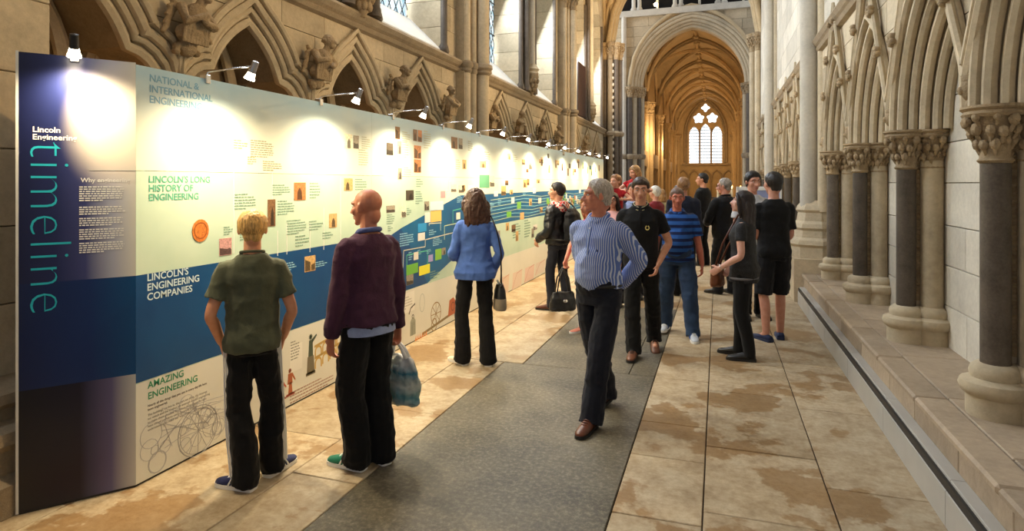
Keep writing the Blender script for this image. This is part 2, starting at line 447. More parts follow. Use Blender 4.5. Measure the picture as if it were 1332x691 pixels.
def leaf_cap(mb, c, z0, z1, r0, r1, lumps=8, rows=2):
    mb.lathe([(r0, z0 - .03), (r0 * 1.18, z0 - .015), (r0, z0), (r0 * 1.05, z0 + (z1 - z0) * .3), (r1 * .82, z0 + (z1 - z0) * .75), (r1 * .85, z1 - (z1 - z0) * .2)], (c[0], c[1], 0), 14)
    mb.lathe([(r1, z1 - (z1 - z0) * .22), (r1 * 1.08, z1 - (z1 - z0) * .16), (r1, z1 - (z1 - z0) * .1), (r1 * 1.12, z1 - (z1 - z0) * .05), (r1 * 1.1, z1)], (c[0], c[1], 0), 14)
    rj = random.Random(int(c[0] * 977 + c[1] * 131 + z0 * 57)); rows += 1; lumps += 2
    for j in range(rows):
        zz = z0 + (z1 - z0) * (.30 + .44 * j / max(1, rows - 1)); rr = r0 * .95 + (r1 - r0) * (.2 + .72 * j / max(1, rows - 1))
        for k in range(lumps):
            a = 2 * math.pi * (k + .5 * j + rj.uniform(-.18, .18)) / lumps; q = r1 * rj.uniform(.13, .21); zk = zz + rj.uniform(-.06, .06) * (z1 - z0)
            ca, sa = math.cos(a), math.sin(a)
            mb.ell((c[0] + rr * ca, c[1] + rr * sa, zk), (q, q, q * 1.3), 6, 4)
            mb.tube([(c[0] + rr * .8 * ca, c[1] + rr * .8 * sa, zk - q * 2.2), (c[0] + rr * .98 * ca, c[1] + rr * .98 * sa, zk - q)], q * .45, 4)
def shaft_cluster(name, label, group, loc, shafts, z1, ring, cap=None, base=True, wallbox=None, bm='stone'):
    t = thing(name, label, 'column', loc, 0, group)
    for dx, dy, r, mat in shafts:
        MB().lathe([(r, .3), (r, z1)], (dx, dy, 0), 14).obj('shaft', M[mat], t, True, ang=40)
        if base: MB().lathe([(r * 1.7, 0), (r * 1.7, .22), (r * 1.9, .26), (r * 1.8, .33), (r * 1.35, .37), (r * 1.45, .42), (r, .46)], (dx, dy, 0), 14).obj('base', M[bm], t, True, ang=40)
        for z in ring:
            MB().lathe([(r, z - .12), (r * 1.3, z - .08), (r * 1.2, z - .04), (r * 1.55, z), (r * 1.5, z + .06), (r, z + .09)], (dx, dy, 0), 14).obj('ring', M['stone_d'], t, True, ang=40)
        if cap:
            mb = MB(); leaf_cap(mb, (dx, dy), cap[0], cap[1], r, r * 1.9); mb.obj('capital', M['carve'], t, True, ang=50)
    if wallbox: MB().box(*wallbox).obj('pier_core', M['stone'], t)
    return t
cl = [(.14, -.36, .085, 'stone'), (.20, -.20, .07, 'stone'), (.30, .0, .12, 'stone'), (.20, .20, .07, 'stone'), (.16, .36, .115, 'marble')]
for yy in (10.0, 17.0):
    shaft_cluster('wall_column', 'clustered wall column with ring moulding %s' % ('rising over the middle of the display wall' if yy < 12 else 'near the far end of the display wall'), 'clustered columns of the blind arcade wall',
                  (WX, yy, 0), cl, 9.2, [3.70], (6.6, 7.15) if yy > 12 else (7.0, 7.6), wallbox=(-.3, .16, -.46, .46, 0, 9.2))
# plain pier at the near end of the wall
t = thing('wall_pier', 'plain square stone pier behind the dark end of the display wall', 'pier', (-3.95, 1.95, 0))
r_ = random.Random(2)
for k in range(18):
    z = .62 + k * .43
    MB().cbox(-.5, .22, -.75, .62, z + .003, z + .427, .005).obj('stone_block', M['stone'], t)
MB().prism([(-.5, 0), (.5, 0), (.5, .16), (.44, .2), (.44, .32), (.47, .36), (.46, .42), (.36, .46), (.36, .52), (.39, .55), (.38, .6), (.22, .66), (-.5, .66)], lambda a, z, d: (a, d, z), -.95, .8).obj('moulded_base', M['stone_d'], t)
# foliate corbels carrying shafts between the lancets
for yy in (6.47, 13.53, 20.5):
    t = thing('foliate_corbel', 'leafy stone corbel carrying a slim shaft, %s' % ('between the lancets before the nearer clustered column' if yy < 9 else 'between the lancets past the nearer clustered column' if yy < 15 else 'beyond the farther clustered column'), 'corbel', (WX, yy, 0), 0, 'corbels between the lancets')
    mb = MB(); mb.lathe([(.04, 3.72), (.10, 3.84), (.15, 4.0), (.19, 4.15), (.18, 4.2)], (.12, 0, 0), 12)
    for j in range(3):
        for k in range(9):
            a = 2 * math.pi * (k + .5 * j) / 9; rr = .09 + .035 * j
            mb.ell((.12 + rr * math.cos(a), rr * math.sin(a), 3.85 + .1 * j), (.048, .048, .062), 6, 4)
    mb.obj('corbel', M['carve'], t, True, ang=60)
    MB().lathe([(.16, 4.18), (.19, 4.22), (.16, 4.27), (.20, 4.32), (.16, 4.38), (.12, 4.44)], (.12, 0, 0), 14).obj('shaft_base', M['stone'], t, True, ang=40)
    MB().lathe([(.105, 4.4), (.105, 8)], (.12, 0, 0), 14).obj('shaft', M['stone_p'], t, True, ang=40)
    for s in (-1, 1): MB().lathe([(.1, 3.8), (.1, 3.9), (.075, 3.95), (.075, 8)], (.1, s * .29, 0), 12).obj('side_shaft', M['marble'], t, True, ang=40)
# dark board hung on the wall beyond the last column
b_ = MB().cbox(WX - .01, WX + .06, 19.0, 20.1, 3.85, 5.55, .02).obj('wall_board', plain('dark_oak_board', srgb(66, 40, 30), .6, var=.2, vscale=6))
tag(b_, 'dark reddish wooden board hung on the wall beyond the clustered column', 'board')

# ------------------------------------------------------------------ right wall: bench, casing, arcade
wall_right = struct('wall_right')
MB().box(1.78, 2.3, -3, 24, 0, 9.4).obj('wall_core', M['stone_d'], wall_right)
bench = tag(empty('stone_bench'), 'long worn stone bench along the foot of the arcade wall', 'bench')
MB().box(1.18, 1.8, -2.5, 9.75, 0, .37).obj('bench_core', M['grout'], bench)
r_ = random.Random(4); y = -2.5
while y < 9.7:
    l = min(r_.uniform(.8, 1.5), 9.72 - y)
    if l < .1: break
    MB().cbox(1.135, 1.32, y + .004, y + l - .004, .37, .42 + r_.uniform(-.003, .003), .014).obj('nosing_stone', M['bench'], bench)
    y += l
y = -2.5
while y < 9.7:
    l = min(r_.uniform(.55, .95), 9.72 - y)
    if l < .1: break
    MB().cbox(1.165, 1.2, y + .004, y + l - .004, .0, .37, .006).obj('riser_stone', M['bench'], bench)
    y += l
y = -2.5
while y < 9.7:
    l = min(r_.uniform(.7, 1.3), 9.72 - y)
    if l < .1: break
    MB().cbox(1.323, 1.80, y + .004, y + l - .004, .36, .417 + r_.uniform(-.003, .003), .006).obj('seat_slab', M['bench'], bench)
    y += l
duct = tag(empty('pipe_casing'), 'pale grey boxed casing with a black slot along the foot of the stone bench', 'casing')
y = -2.5; k = 0
while y < 9.55:
    l = min(1.22, 9.6 - y)
    MB().cbox(1.076, 1.10, y + .002, y + l - .002, 0, .182, .003).obj('front_board', M['duct'], duct)
    MB().cbox(1.098, 1.166, y + .002, y + l - .002, .222, .24, .003).obj('top_board', M['duct'], duct)
    y += l
MB().box(1.082, 1.164, -2.5, 9.6, .16, .225).obj('black_slot', M['black'], duct)

ORD = ['first', 'second', 'third', 'fourth', 'fifth', 'sixth', 'seventh', 'eighth', 'ninth', 'tenth', 'eleventh', 'twelfth', 'thirteenth']
DT = MB()
for i in range(26):
    z = .80 + i * .042; DT.add([(-.022, 0, z), (.022, 0, z), (.022, 0, z + .038), (-.022, 0, z + .038), (0, -.02, z + .019)], [(0, 1, 4), (1, 2, 4), (2, 3, 4), (3, 0, 4)])
DT.box(-.03, .03, -.002, .03, .75, 1.9)
DTM = DT.mesh('dogtooth'); DTM.materials.append(M['carve'])
PIER_R = [.67, 2.40, 4.13, 5.86, 7.60, 9.30, 11.6, 13.3, 15.0, 16.7, 19.0, 20.7, 22.4]
bm1 = MB(); bm1.lathe([(.14, .41), (.14, .53), (.165, .55), (.175, .58), (.165, .61), (.12, .63), (.125, .66), (.115, .69), (.09, .71)], (0, 0, 0), 18)
BASE = bm1.mesh('base'); BASE.materials.append(M['stone']); BASE.polygons.foreach_set('use_smooth', [True] * len(BASE.polygons)); BASE.set_sharp_from_angle(angle=R(40))
def shaftmesh(r, mat, z0=.66, z1=1.9):
    me = MB().lathe([(r, z0), (r, z1)], (0, 0, 0), 16).mesh('shaft'); me.materials.append(M[mat])
    me.polygons.foreach_set('use_smooth', [True] * len(me.polygons)); me.set_sharp_from_angle(angle=R(40)); return me
SH_D = shaftmesh(.072, 'marble'); SH_L = shaftmesh(.082, 'stone'); SH_S = shaftmesh(.05, 'stone')
mb = MB(); leaf_cap(mb, (0, 0), 1.86, 2.15, .075, .15, 8, 2)
CAP = mb.mesh('capital'); CAP.materials.append(M['carve']); CAP.polygons.foreach_set('use_smooth', [True] * len(CAP.polygons)); CAP.set_sharp_from_angle(angle=R(55))
zoff = lambda y: -.0
for i, yy in enumerate(PIER_R):
    t = thing('arcade_pier', ('pier of dark and pale shafts on the bench, %s before the tall respond' % ORD[5 - i]) if i < 6 else ('pier of dark and pale shafts, %s beyond the tall respond' % ORD[i - 6]), 'pier', (0, yy, 0), 0, 'piers of the arcade above the bench')
    MB().box(1.53, 1.80, .02, .16, .4, 2.16).obj('pier_core', M['stone'], t)
    for (dx, dy, me) in ((1.475, 0, SH_D), (1.655, -.015, SH_L)):
        inst('shaft', me, t, (dx, dy, 0)); inst('base', BASE, t, (dx, dy, 0)); inst('capital', CAP, t, (dx, dy, 0))
    inst('dogtooth_strip', DTM, t, (1.565, .01, 0))
    # carved head stop above the capital
    mb = MB(); mb.ell((1.40, .13, 2.27), (.055, .06, .075), 8, 6); mb.ell((1.36, .13, 2.26), (.03, .02, .03), 6, 4); mb.ell((1.41, .13, 2.33), (.06, .075, .05), 8, 5); mb.ell((1.42, .13, 2.18), (.05, .07, .05), 8, 5)
    mb.obj('head_stop', M['carve'], t, True)
def rarch(y0, y1, o, zs=2.15, k=1.0):
    """pointed arch from y0 to y1 offset inward by o"""
    c = (y0 + y1) / 2; w = (y1 - y0) / 2 - o; rad = 1.62 * w; pts = []
    cx = c - w + rad; amax = math.acos((rad - w) / rad)
    L = [(cx - rad * math.cos(a), zs + rad * math.sin(a)) for a in [amax * i / 10 for i in range(11)]]
    return L + [(2 * c - p[0], p[1]) for p in L[::-1][1:]]
spans = [(PIER_R[i] + .13, PIER_R[i + 1] + .13) for i in range(len(PIER_R) - 1) if PIER_R[i + 1] - PIER_R[i] < 2]
holesR = []
for a, b in spans:
    p = rarch(a, b, .10); holesR.append([(p[0][0], 2.14)] + p + [(p[-1][0], 2.14)])
cut_blocks(wall_right, [2.15, 2.45, 2.75, 3.05, 3.35, 3.65], -2.2, 24, holesR, lambda y, z, d: (1.43 + d, y, z), 'stone', (.45, .8), depth=(0, .36), seed=21)
for si_, (a, b) in enumerate(spans):
    t = thing('arcade_arch', ('deeply moulded pointed arch above the bench, %s before the tall respond' % ORD[4 - si_]) if si_ < 5 else ('deeply moulded pointed arch, %s beyond the tall respond' % ORD[si_ - 5]), 'arch', (0, 0, 0), 0, 'arches above the bench')
    for nm, o, x, r in (('hood_mould', .06, 1.40, .034), ('roll_moulding', .12, 1.45, .04), ('roll_moulding', .175, 1.515, .035), ('roll_moulding', .23, 1.58, .04), ('roll_moulding', .29, 1.65, .035), ('roll_moulding', .34, 1.71, .035)):
        MB().tube([(x, y, z) for y, z in rarch(a, b, o)], r, 7).obj(nm, M['stone'], t, True, ang=50)
    p = rarch(a, b, .10); q = rarch(a, b, .35); n = len(p)
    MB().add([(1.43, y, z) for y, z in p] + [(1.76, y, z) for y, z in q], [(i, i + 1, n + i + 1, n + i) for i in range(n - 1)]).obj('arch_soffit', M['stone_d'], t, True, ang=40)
    c = (a + b) / 2
    # raking gable moulding with crockets
    mb = MB()
    for s in (-1, 1):
        pts = [(1.385, c + s * (b - a) / 2 * (1 - q_), 2.35 + 1.55 * q_) for q_ in [i / 8 for i in range(9)]]
        mb.tube(pts, .035, 7); mb.tube([(x - .02, y, z + .07) for x, y, z in pts], .022, 6)
    mb.obj('gable_moulding', M['stone'], t, True, ang=50)
    for s in (-1, 1):
        for q_ in (.3, .58, .86):
            mb = MB(); x, y, z = 1.36, c + s * (b - a) / 2 * (1 - q_), 2.42 + 1.55 * q_
            for k in range(5):
                an = k * 1.2; mb.ell((x - .02, y + .035 * math.cos(an), z + .035 * math.sin(an)), (.035, .03, .03), 6, 4)
            mb.obj('crocket', M['carve'], t, True)
# pale recess walling between the piers
for i in range(len(PIER_R) - 1):
    a, b = PIER_R[i] + .16, PIER_R[i + 1] + .01
    r_ = random.Random(60 + i)
    for z0, z1 in zip([.4, .74, 1.06, 1.38, 1.72, 2.04, 2.4, 2.75, 3.1], [.74, 1.06, 1.38, 1.72, 2.04, 2.4, 2.75, 3.1, 3.45]):
        m_ = a + (b - a) * r_.uniform(.3, .7)
        MB().cbox(1.735, 1.80, a, m_ - .003, z0 + .003, z1 - .003, .004).obj('recess_block', M['stone_p'], wall_right)
        MB().cbox(1.735, 1.80, m_ + .003, b, z0 + .003, z1 - .003, .004).obj('recess_block', M['stone_p'], wall_right)
MB().prism([(0.2, 3.6)] + [(-a * .9, z + .04) for a, z in st] + [(.2, 3.84)], lambda a, z, d: (1.43 + a, d, z), -2.5, 24).obj('string_course', M['stone_d'], wall_right)
cut_blocks(wall_right, [3.84 + .45 * i for i in range(13)], -2.2, 24, [], lambda y, z, d: (1.45 + d, y, z), 'stone_p', (.7, 1.1), depth=(0, .34), seed=8)
# tall responds
for yy in (10.15, 17.6):
    t = thing('vault_respond', 'tall pale stone respond with stepped plinth at the end of the bench' if yy < 12 else 'tall pale stone respond rising far beyond the end of the bench', 'column', (1.36, yy, 0), 0, 'tall responds of the arcade wall')
    MB().box(-.32, .45, -.42, .42, 0, .62).obj('plinth', M['stone'], t)
    MB().lathe([(.40, .6), (.40, .78), (.44, .82), (.42, .88), (.36, .92), (.34, 1.02), (.37, 1.06), (.35, 1.12), (.30, 1.16), (.28, 1.28), (.31, 1.32), (.29, 1.38), (.22, 1.46)], (.06, 0, 0), 8).obj('moulded_base', M['stone'], t, True, ang=25)
    for dx, dy, r, m_ in ((-.06, -.06, .14, 'stone_p'), (.1, -.24, .085, 'stone'), (.1, .24, .085, 'stone'), (.0, .17, .1, 'stone_p')):
        MB().lathe([(r, 1.3), (r, 9.2)], (dx, dy, 0), 14).obj('shaft', M[m_], t, True, ang=40)
    inst('dogtooth_strip', DTM, t, (.2, -.3, 0.0), 0, (1, 1, 1.0))
    MB().box(.05, .42, -.28, .28, .6, 9.2).obj('core', M['stone'], t)
# ------------------------------------------------------------------ vaults, end arch, transept wall, far aisle
def parch(w, h, n=14):
    rad = (w * w + h * h) / (2 * w)
    return lambda x: math.sqrt(max(0, rad * rad - (abs(x) + rad - w) ** 2))
def groin(name, x0, x1, y0, y1, zs, h, parent, n=24):
    cx, cy, wx, wy = (x0 + x1) / 2, (y0 + y1) / 2, (x1 - x0) / 2, (y1 - y0) / 2
    fx, fy = parch(wx, h), parch(wy, h); v = []
    for j in range(n + 1):
        for i in range(n + 1):
            x, y = x0 + (x1 - x0) * i / n, y0 + (y1 - y0) * j / n
            v.append((x, y, zs + max(fx(x - cx), fy(y - cy)) + .05))
    f = [(j * (n + 1) + i, j * (n + 1) + i + 1, (j + 1) * (n + 1) + i + 1, (j + 1) * (n + 1) + i) for j in range(n) for i in range(n)]
    MB().add(v, f).obj(name, M['vault'], parent, True, ang=25)
    ts = [-1 + 2 * i / 24 for i in range(25)]
    for s in (1, -1):
        pts = [(cx + t * wx, cy + s * t * wy, zs + max(fx(t * wx), fy(t * wy))) for t in ts]
        mb = MB(); mb.tube(pts, .11, 7); mb.tube([(x, y, z - .1) for x, y, z in pts], .06, 6); mb.obj('diagonal_rib', M['vault'], parent, True, ang=60)
    for yy in (y0, y1):
        pts = [(cx + t * wx, yy, zs + fx(t * wx)) for t in ts]
        mb = MB()
        for d in (-.14, 0, .14): mb.tube([(x, y + d, z - (.1 if d == 0 else 0)) for x, y, z in pts], .1, 7)
        mb.obj('transverse_rib', M['vault'], parent, True, ang=60)
    for xx in (x0 + .06, x1 - .06):
        MB().tube([(xx, cy + t * wy, zs + fy(t * wy)) for t in ts], .09, 6).obj('wall_rib', M['vault'], parent, True, ang=60)
    mb = MB(); mb.tube([(cx, y0, zs + h - .02), (cx, y1, zs + h - .02)], .09, 6)
    for i in range(4): mb.ell((cx, y0 + (y1 - y0) * (i + .5) / 4, zs + h - .12), (.2, .2, .13), 8, 5)
    mb.obj('ridge_rib', M['vault'], parent, True, ang=60)
ceiling = struct('ceiling')
groin('vault_web', -4.25, 1.5, -4, 3, 7.0, 3.7, ceiling); groin('vault_web', -4.25, 1.5, 3, 10, 7.0, 3.7, ceiling)
groin('vault_web', -4.25, 1.5, 10, 17, 7.0, 3.7, ceiling); groin('vault_web', -4.25, 1.5, 17, 24, 7.0, 3.7, ceiling)
FX0, FX1 = -4.2, 1.75
for i in range(5): groin('vault_web', FX0, FX1, 31 + 7 * i, 38 + 7 * i, 6.6, 3.7, ceiling, 16)

t = thing('end_pier', 'clustered marble pier with carved capital under the vault at the end of the aisle', 'column', (-4.0, 24, 0))
for k, (dx, dy, r, m_) in enumerate([(-.42, -.2, .12, 'marble'), (-.16, -.3, .10, 'marble'), (.06, -.34, .11, 'stone_d'), (.26, -.22, .10, 'marble'), (.36, .02, .12, 'marble')]):
    MB().lathe([(r, .3), (r, 6.6)], (dx, dy, 0), 12).obj('shaft', M[m_], t, True, ang=40)
    mb = MB(); leaf_cap(mb, (dx, dy), 6.5, 7.12, r, r * 1.75, 7, 3); mb.obj('capital', M['carve'], t, True, ang=50)
    MB().lathe([(r, 3.5), (r * 1.5, 3.55), (r * 1.6, 3.65), (r, 3.72)], (dx, dy, 0), 12).obj('ring', M['stone_d'], t, True, ang=40)
    MB().lathe([(r * 1.6, 0), (r * 1.6, .3), (r * 1.8, .36), (r, .5)], (dx, dy, 0), 12).obj('base', M['stone_d'], t, True, ang=40)
MB().box(-.4, .2, -.15, .45, 0, 7.1).obj('core', M['stone_d'], t)
mb = MB()                                                     # crocketed strip between the shafts
for k in range(22): mb.ell((.17, -.36, 1.0 + k * .25), (.05, .05, .08), 6, 4)
mb.obj('crocket_strip', M['stone_p'], t, True)
t = thing('end_pier', 'clustered pier with leaf capital at the far end of the bench wall', 'column', (1.45, 24, 0))
for k, (dx, dy, r, m_) in enumerate([(-.25, 0, .12, 'stone'), (-.1, -.25, .1, 'stone'), (.12, -.34, .1, 'marble')]):
    MB().lathe([(r, .0), (r, 6.6)], (dx, dy, 0), 12).obj('shaft', M[m_], t, True, ang=40)
    mb = MB(); leaf_cap(mb, (dx, dy), 6.5, 7.12, r, r * 1.75, 7, 3); mb.obj('capital', M['carve'], t, True, ang=50)
MB().box(-.15, .5, -.2, .4, 0, 7.1).obj('core', M['stone'], t)
# end arch of the aisle
t = thing('aisle_arch', 'broad golden moulded arch where the aisle opens into the transept', 'arch', (0, 24, 0))
fa = parch(2.62, 3.4); ts = [-1 + 2 * i / 28 for i in range(29)]
for dy, dr in ((-.45, .18), (-.28, .08), (-.1, .02), (.08, .08), (.24, .18)):
    MB().tube([(-1.25 + q * (2.62 + dr * .7), dy, 7.1 + fa(q * 2.62) * (1 + dr * .15)) for q in ts], .1, 8).obj('arch_roll', M['vault'], t, True, ang=60)
mb = MB(); pr = [(-1.25 + q * 2.68, 7.1 + fa(q * 2.62) + .06) for q in ts]
n = len(pr); mb.add([(x, -.5, z) for x, z in pr] + [(x, .3, z) for x, z in pr], [(i, i + 1, n + i + 1, n + i) for i in range(n - 1)])
mb.add([(x, -.45, z) for x, z in pr] + [(x, -.45, 12) for x, z in pr], [(i, i + 1, n + i + 1, n + i) for i in range(n - 1)])
mb.add([(x, .3, z) for x, z in pr] + [(x, .3, 12) for x, z in pr], [(i, i + 1, n + i + 1, n + i) for i in range(n - 1)])
mb.obj('arch_body', M['vault'], t, True, ang=30)

wall_t = struct('wall_transept'); YT = 31.0; ACX = -1.2
def tarch(w, h, n=24, zs=6.5): 
    f_ = parch(w, h); return [(ACX + w * math.sin(math.pi / 2 * q), zs + f_(w * math.sin(math.pi / 2 * q))) for q in [-1 + 2 * i / n for i in range(n + 1)]]
ho = tarch(2.75, 3.15); hole = [(ho[0][0], -.1)] + ho + [(ho[-1][0], -.1)]
fnT = lambda x, z, d: (x, YT + d, z)
cut_blocks(wall_t, [.0, 2, 4] + [4.5 + .5 * i for i in range(12)] + [10.05], -6.2, 3.8, [hole], fnT, 'stone', (.9, 1.4), depth=(0, .8), gap=.006, seed=31)
MB().box(-13, -6.2, YT, YT + .8, 0, 10.05).obj('wall_side', M['stone_p'], wall_t); MB().box(3.8, 11, YT, YT + .8, 0, 10.05).obj('wall_side', M['stone_p'], wall_t)
MB().box(-13, 11, YT - .25, YT + .5, 9.95, 10.25).obj('string_course', M['stone_p'], wall_t)
for k in range(12):                                            # triforium: dark openings between pale piers
    x = -12 + k * 2.0
    for dx in (0, .28): MB().lathe([(.16, 10.2), (.16, 10.4), (.1, 10.5), (.1, 13.4)], (x + dx, YT + .1, 0), 10).obj('triforium_shaft', M['stone_p'], wall_t, True, ang=40)
    MB().lathe([(.06, 10.2), (.06, 13.4)], (x + 1.15, YT + .2, 0), 8).obj('triforium_shaft', M['stone_p'], wall_t, True, ang=40)
MB().box(-13, 11, YT + .9, YT + 1.1, 10, 14).obj('triforium_back', M['void'], wall_t); MB().box(-13, 11, YT, YT + 1.1, 13.3, 16).obj('wall_upper', M['stone_p'], wall_t)  # near-black backing: the gallery's shade put into the colour
t = thing('crossing_arch', 'great round moulded arch in the pale transept wall', 'arch', (0, 0, 0))
for nm, w, dy, r in (('hood_mould', 3.02, -.12, .08), ('arch_roll', 2.88, -.06, .09), ('arch_roll', 2.74, .06, .1), ('arch_roll', 2.62, .2, .09), ('arch_roll', 2.5, .34, .1)):
    MB().tube([(x, YT + dy, z) for x, z in tarch(w, w + .42)], r, 8).obj(nm, M['stone'], t, True, ang=60)
p = tarch(2.86, 3.28); q = tarch(2.42, 2.84); n = len(p)
MB().add([(x, YT - .02, z) for x, z in p] + [(x, YT + .42, z) for x, z in q] + [(x, YT + .9, z) for x, z in q], [(i, i + 1, n + i + 1, n + i) for i in range(n - 1)] + [(n + i, n + i + 1, 2 * n + i + 1, 2 * n + i) for i in range(n - 1)]).obj('arch_body', M['stone'], t, True, ang=40)
for sg, lab in ((-1, 'left'), (1, 'right')):
    t = thing('crossing_pier', 'ringed shafts carrying the great transept arch, on the side of the %s' % ('display wall' if sg < 0 else 'stone bench'), 'column', (ACX, YT, 0), 0, 'piers of the great transept arch')
    for w, dy, r, m_ in ((3.25, -.15, .12, 'stone_p'), (2.98, -.08, .14, 'marble'), (2.78, .06, .15, 'stone'), (2.58, .25, .13, 'marble'), (2.45, .5, .14, 'stone')):
        MB().lathe([(r, 0), (r, 6.5 if w < 3.2 else 10)], (sg * w, dy, 0), 12).obj('shaft', M[m_], t, True, ang=40)
        if w < 3.2:
            mb = MB(); leaf_cap(mb, (sg * w, dy), 6.0, 6.5, r, r * 1.6, 7, 2); mb.obj('capital', M['carve'], t, True, ang=50)
        for z in (3.0,): MB().lathe([(r, z - .1), (r * 1.5, z), (r * 1.5, z + .1), (r, z + .16)], (sg * w, dy, 0), 12).obj('ring', M['stone_d'], t, True, ang=40)
    MB().box(min(sg * 2.7, sg * 3.2), max(sg * 2.7, sg * 3.2), -.05, .8, 0, 6.45).obj('core', M['stone_d'], t)
lamp = thing('gallery_lamp', 'small glowing lamp on the ledge of the dark gallery', 'lamp', (-2.9, YT - .1, 10.25))
MB().lathe([(.06, 0), (.06, .05), (.02, .06), (.02, .16)], (0, 0, 0), 8).obj('lamp_base', M['black'], lamp)
MB().ell((0, 0, .24), (.1, .1, .1), 10, 8).obj('bulb', plain('lamp_glow', (1, .9, .6, 1), .5, emit=(1, .78, .4, 1), es=25), lamp, True)
# far aisle
wall_f = struct('wall_far_aisle')
MB().box(FX0 - .5, FX0 - .05, 32, 66, 0, 10.4).obj('side_walling', M['vault'], wall_f)
MB().box(FX1 + .05, FX1 + .5, 32, 66, 0, 10.4).obj('side_walling', M['vault'], wall_f)
for i in range(5):
    yy = 38 + 7 * i if i < 4 else 65.6
    for sg, xx in ((1, FX0), (-1, FX1)):
        t = thing('far_aisle_column', 'lamplit column cluster carrying ribs of the golden far vault', 'column', (xx, yy, 0), 0, 'columns of the golden far aisle')
        for dx, dy, r in ((.12, -.28, .13), (.32, 0, .17), (.12, .28, .13)):
            MB().lathe([(r * 1.5, 0), (r * 1.5, .4), (r, .5), (r, 6.0)], (sg * dx, dy, 0), 10).obj('shaft', M['vault'], t, True, ang=40)
            mb = MB(); leaf_cap(mb, (sg * dx, dy), 5.9, 6.6, r, r * 1.7, 6, 1); mb.obj('capital', M['vault'], t, True, ang=50)
    for k in range(5):                                         # blind arcade under the side walls
        y_ = yy - 6 + k * 1.3
        for sg, xx in ((1, FX0), (-1, FX1)): MB().lathe([(.12, 0), (.1, .3), (.07, .4), (.07, 2.4), (.13, 2.6), (.13, 2.7)], (xx + sg * .08, y_, 0), 8).obj('arcade_shaft', M['stone_d'], wall_f, True, ang=40)
for sg, xx in ((1, FX0), (-1, FX1)):
    MB().box(min(xx, xx + sg * .2), max(xx, xx + sg * .2), 32, 66, 2.7, 3.6).obj('arcade_band', M['stone_d'], wall_f)
wall_e = struct('wall_end'); YE = 66.0; WCX = -1.22
def circ(c, r, n=20, lobes=0, amp=.0):
    return [(c[0] + (r + amp * math.cos(lobes * (2 * math.pi * i / n))) * math.cos(2 * math.pi * i / n + math.pi / 2), c[1] + (r + amp * math.cos(lobes * (2 * math.pi * i / n))) * math.sin(2 * math.pi * i / n + math.pi / 2)) for i in range(n)]
lights = []
for k in (-1, 0, 1):
    c = WCX + k * 1.12; w = .48; zs = 6.7 + (.25 if k == 0 else 0); pts = [(c - w, 3.75), (c + w, 3.75)]
    for i in range(6): a = i / 5 * R(60); pts.append((c - w + 2 * w * math.cos(a), zs + 2 * w * math.sin(a)))
    for i in range(1, 6): a = R(60) * (1 - i / 5); pts.append((c + w - 2 * w * math.cos(a), zs + 2 * w * math.sin(a)))
    lights.append(pts)
lights += [circ((WCX - .66, 8.35), .48, 30, 5, .08), circ((WCX + .66, 8.35), .48, 30, 5, .08), circ((WCX, 9.42), .36, 28, 4, .08)]
cut_blocks(wall_e, [0, 3.6, 10.4], FX0 - .2, FX1 + .2, lights, lambda x, z, d: (x, YE + d, z), 'vault', (9, 9.1), depth=(0, .35), seed=1, name='end_walling')
w = struct('window_8')
MB().box(WCX - 1.9, WCX + 1.9, YE + .3, YE + .34, 3.7, 10).obj('pane', plain('bright_church_glass', (.9, .95, 1, 1), .3, emit=(.80, .92, 1, 1), es=2.2), w)
mb = MB()
for i in range(12): mb.tube([(WCX - 1.8, YE + .27, 3.95 + i * .32), (WCX + 1.8, YE + .27, 3.95 + i * .32)], .028, 4)
for i in range(22): mb.tube([(WCX - 1.68 + i * .16, YE + .27, 3.7), (WCX - 1.68 + i * .16, YE + .27, 8)], .016, 4)
mb.obj('leading', M['lead'], w)
mb = MB()
for k in (-.56, .56): mb.lathe([(.09, 3.7), (.09, 7.2)], (WCX + k, YE - .05, 0), 8)
zz = [(WCX + 1.85 * math.sin(math.pi / 2 * q), 6.6 + parch(1.85, 3.5)(1.85 * math.sin(math.pi / 2 * q))) for q in [-1 + i / 10 for i in range(21)]]
for d, r in ((0, .1), (.2, .12)): mb.tube([(WCX + (x - WCX) * (1 + d * .5), YE - .06 - d * .3, z + d) for x, z in [(zz[0][0], 3.6)] + zz + [(zz[-1][0], 3.6)]], r, 6)
mb.box(WCX - 2.3, WCX + 2.3, YE - .3, YE, 3.5, 3.7)
mb.obj('tracery', M['stone_d'], w, True, ang=50)
mb = MB()
for k in range(5):
    c = WCX - 2.2 + k * 1.1
    mb.tube([(c + .5 * math.sin(math.pi / 2 * q), YE - .1, 2.2 + parch(.5, .8)(.5 * math.sin(math.pi / 2 * q))) for q in [-1 + i / 6 for i in range(13)]], .08, 6)
    mb.lathe([(.08, 0), (.08, 2.2)], (c + .55, YE - .12, 0), 8)
mb.obj('blind_arcade', M['stone_d'], wall_e, True, ang=50)

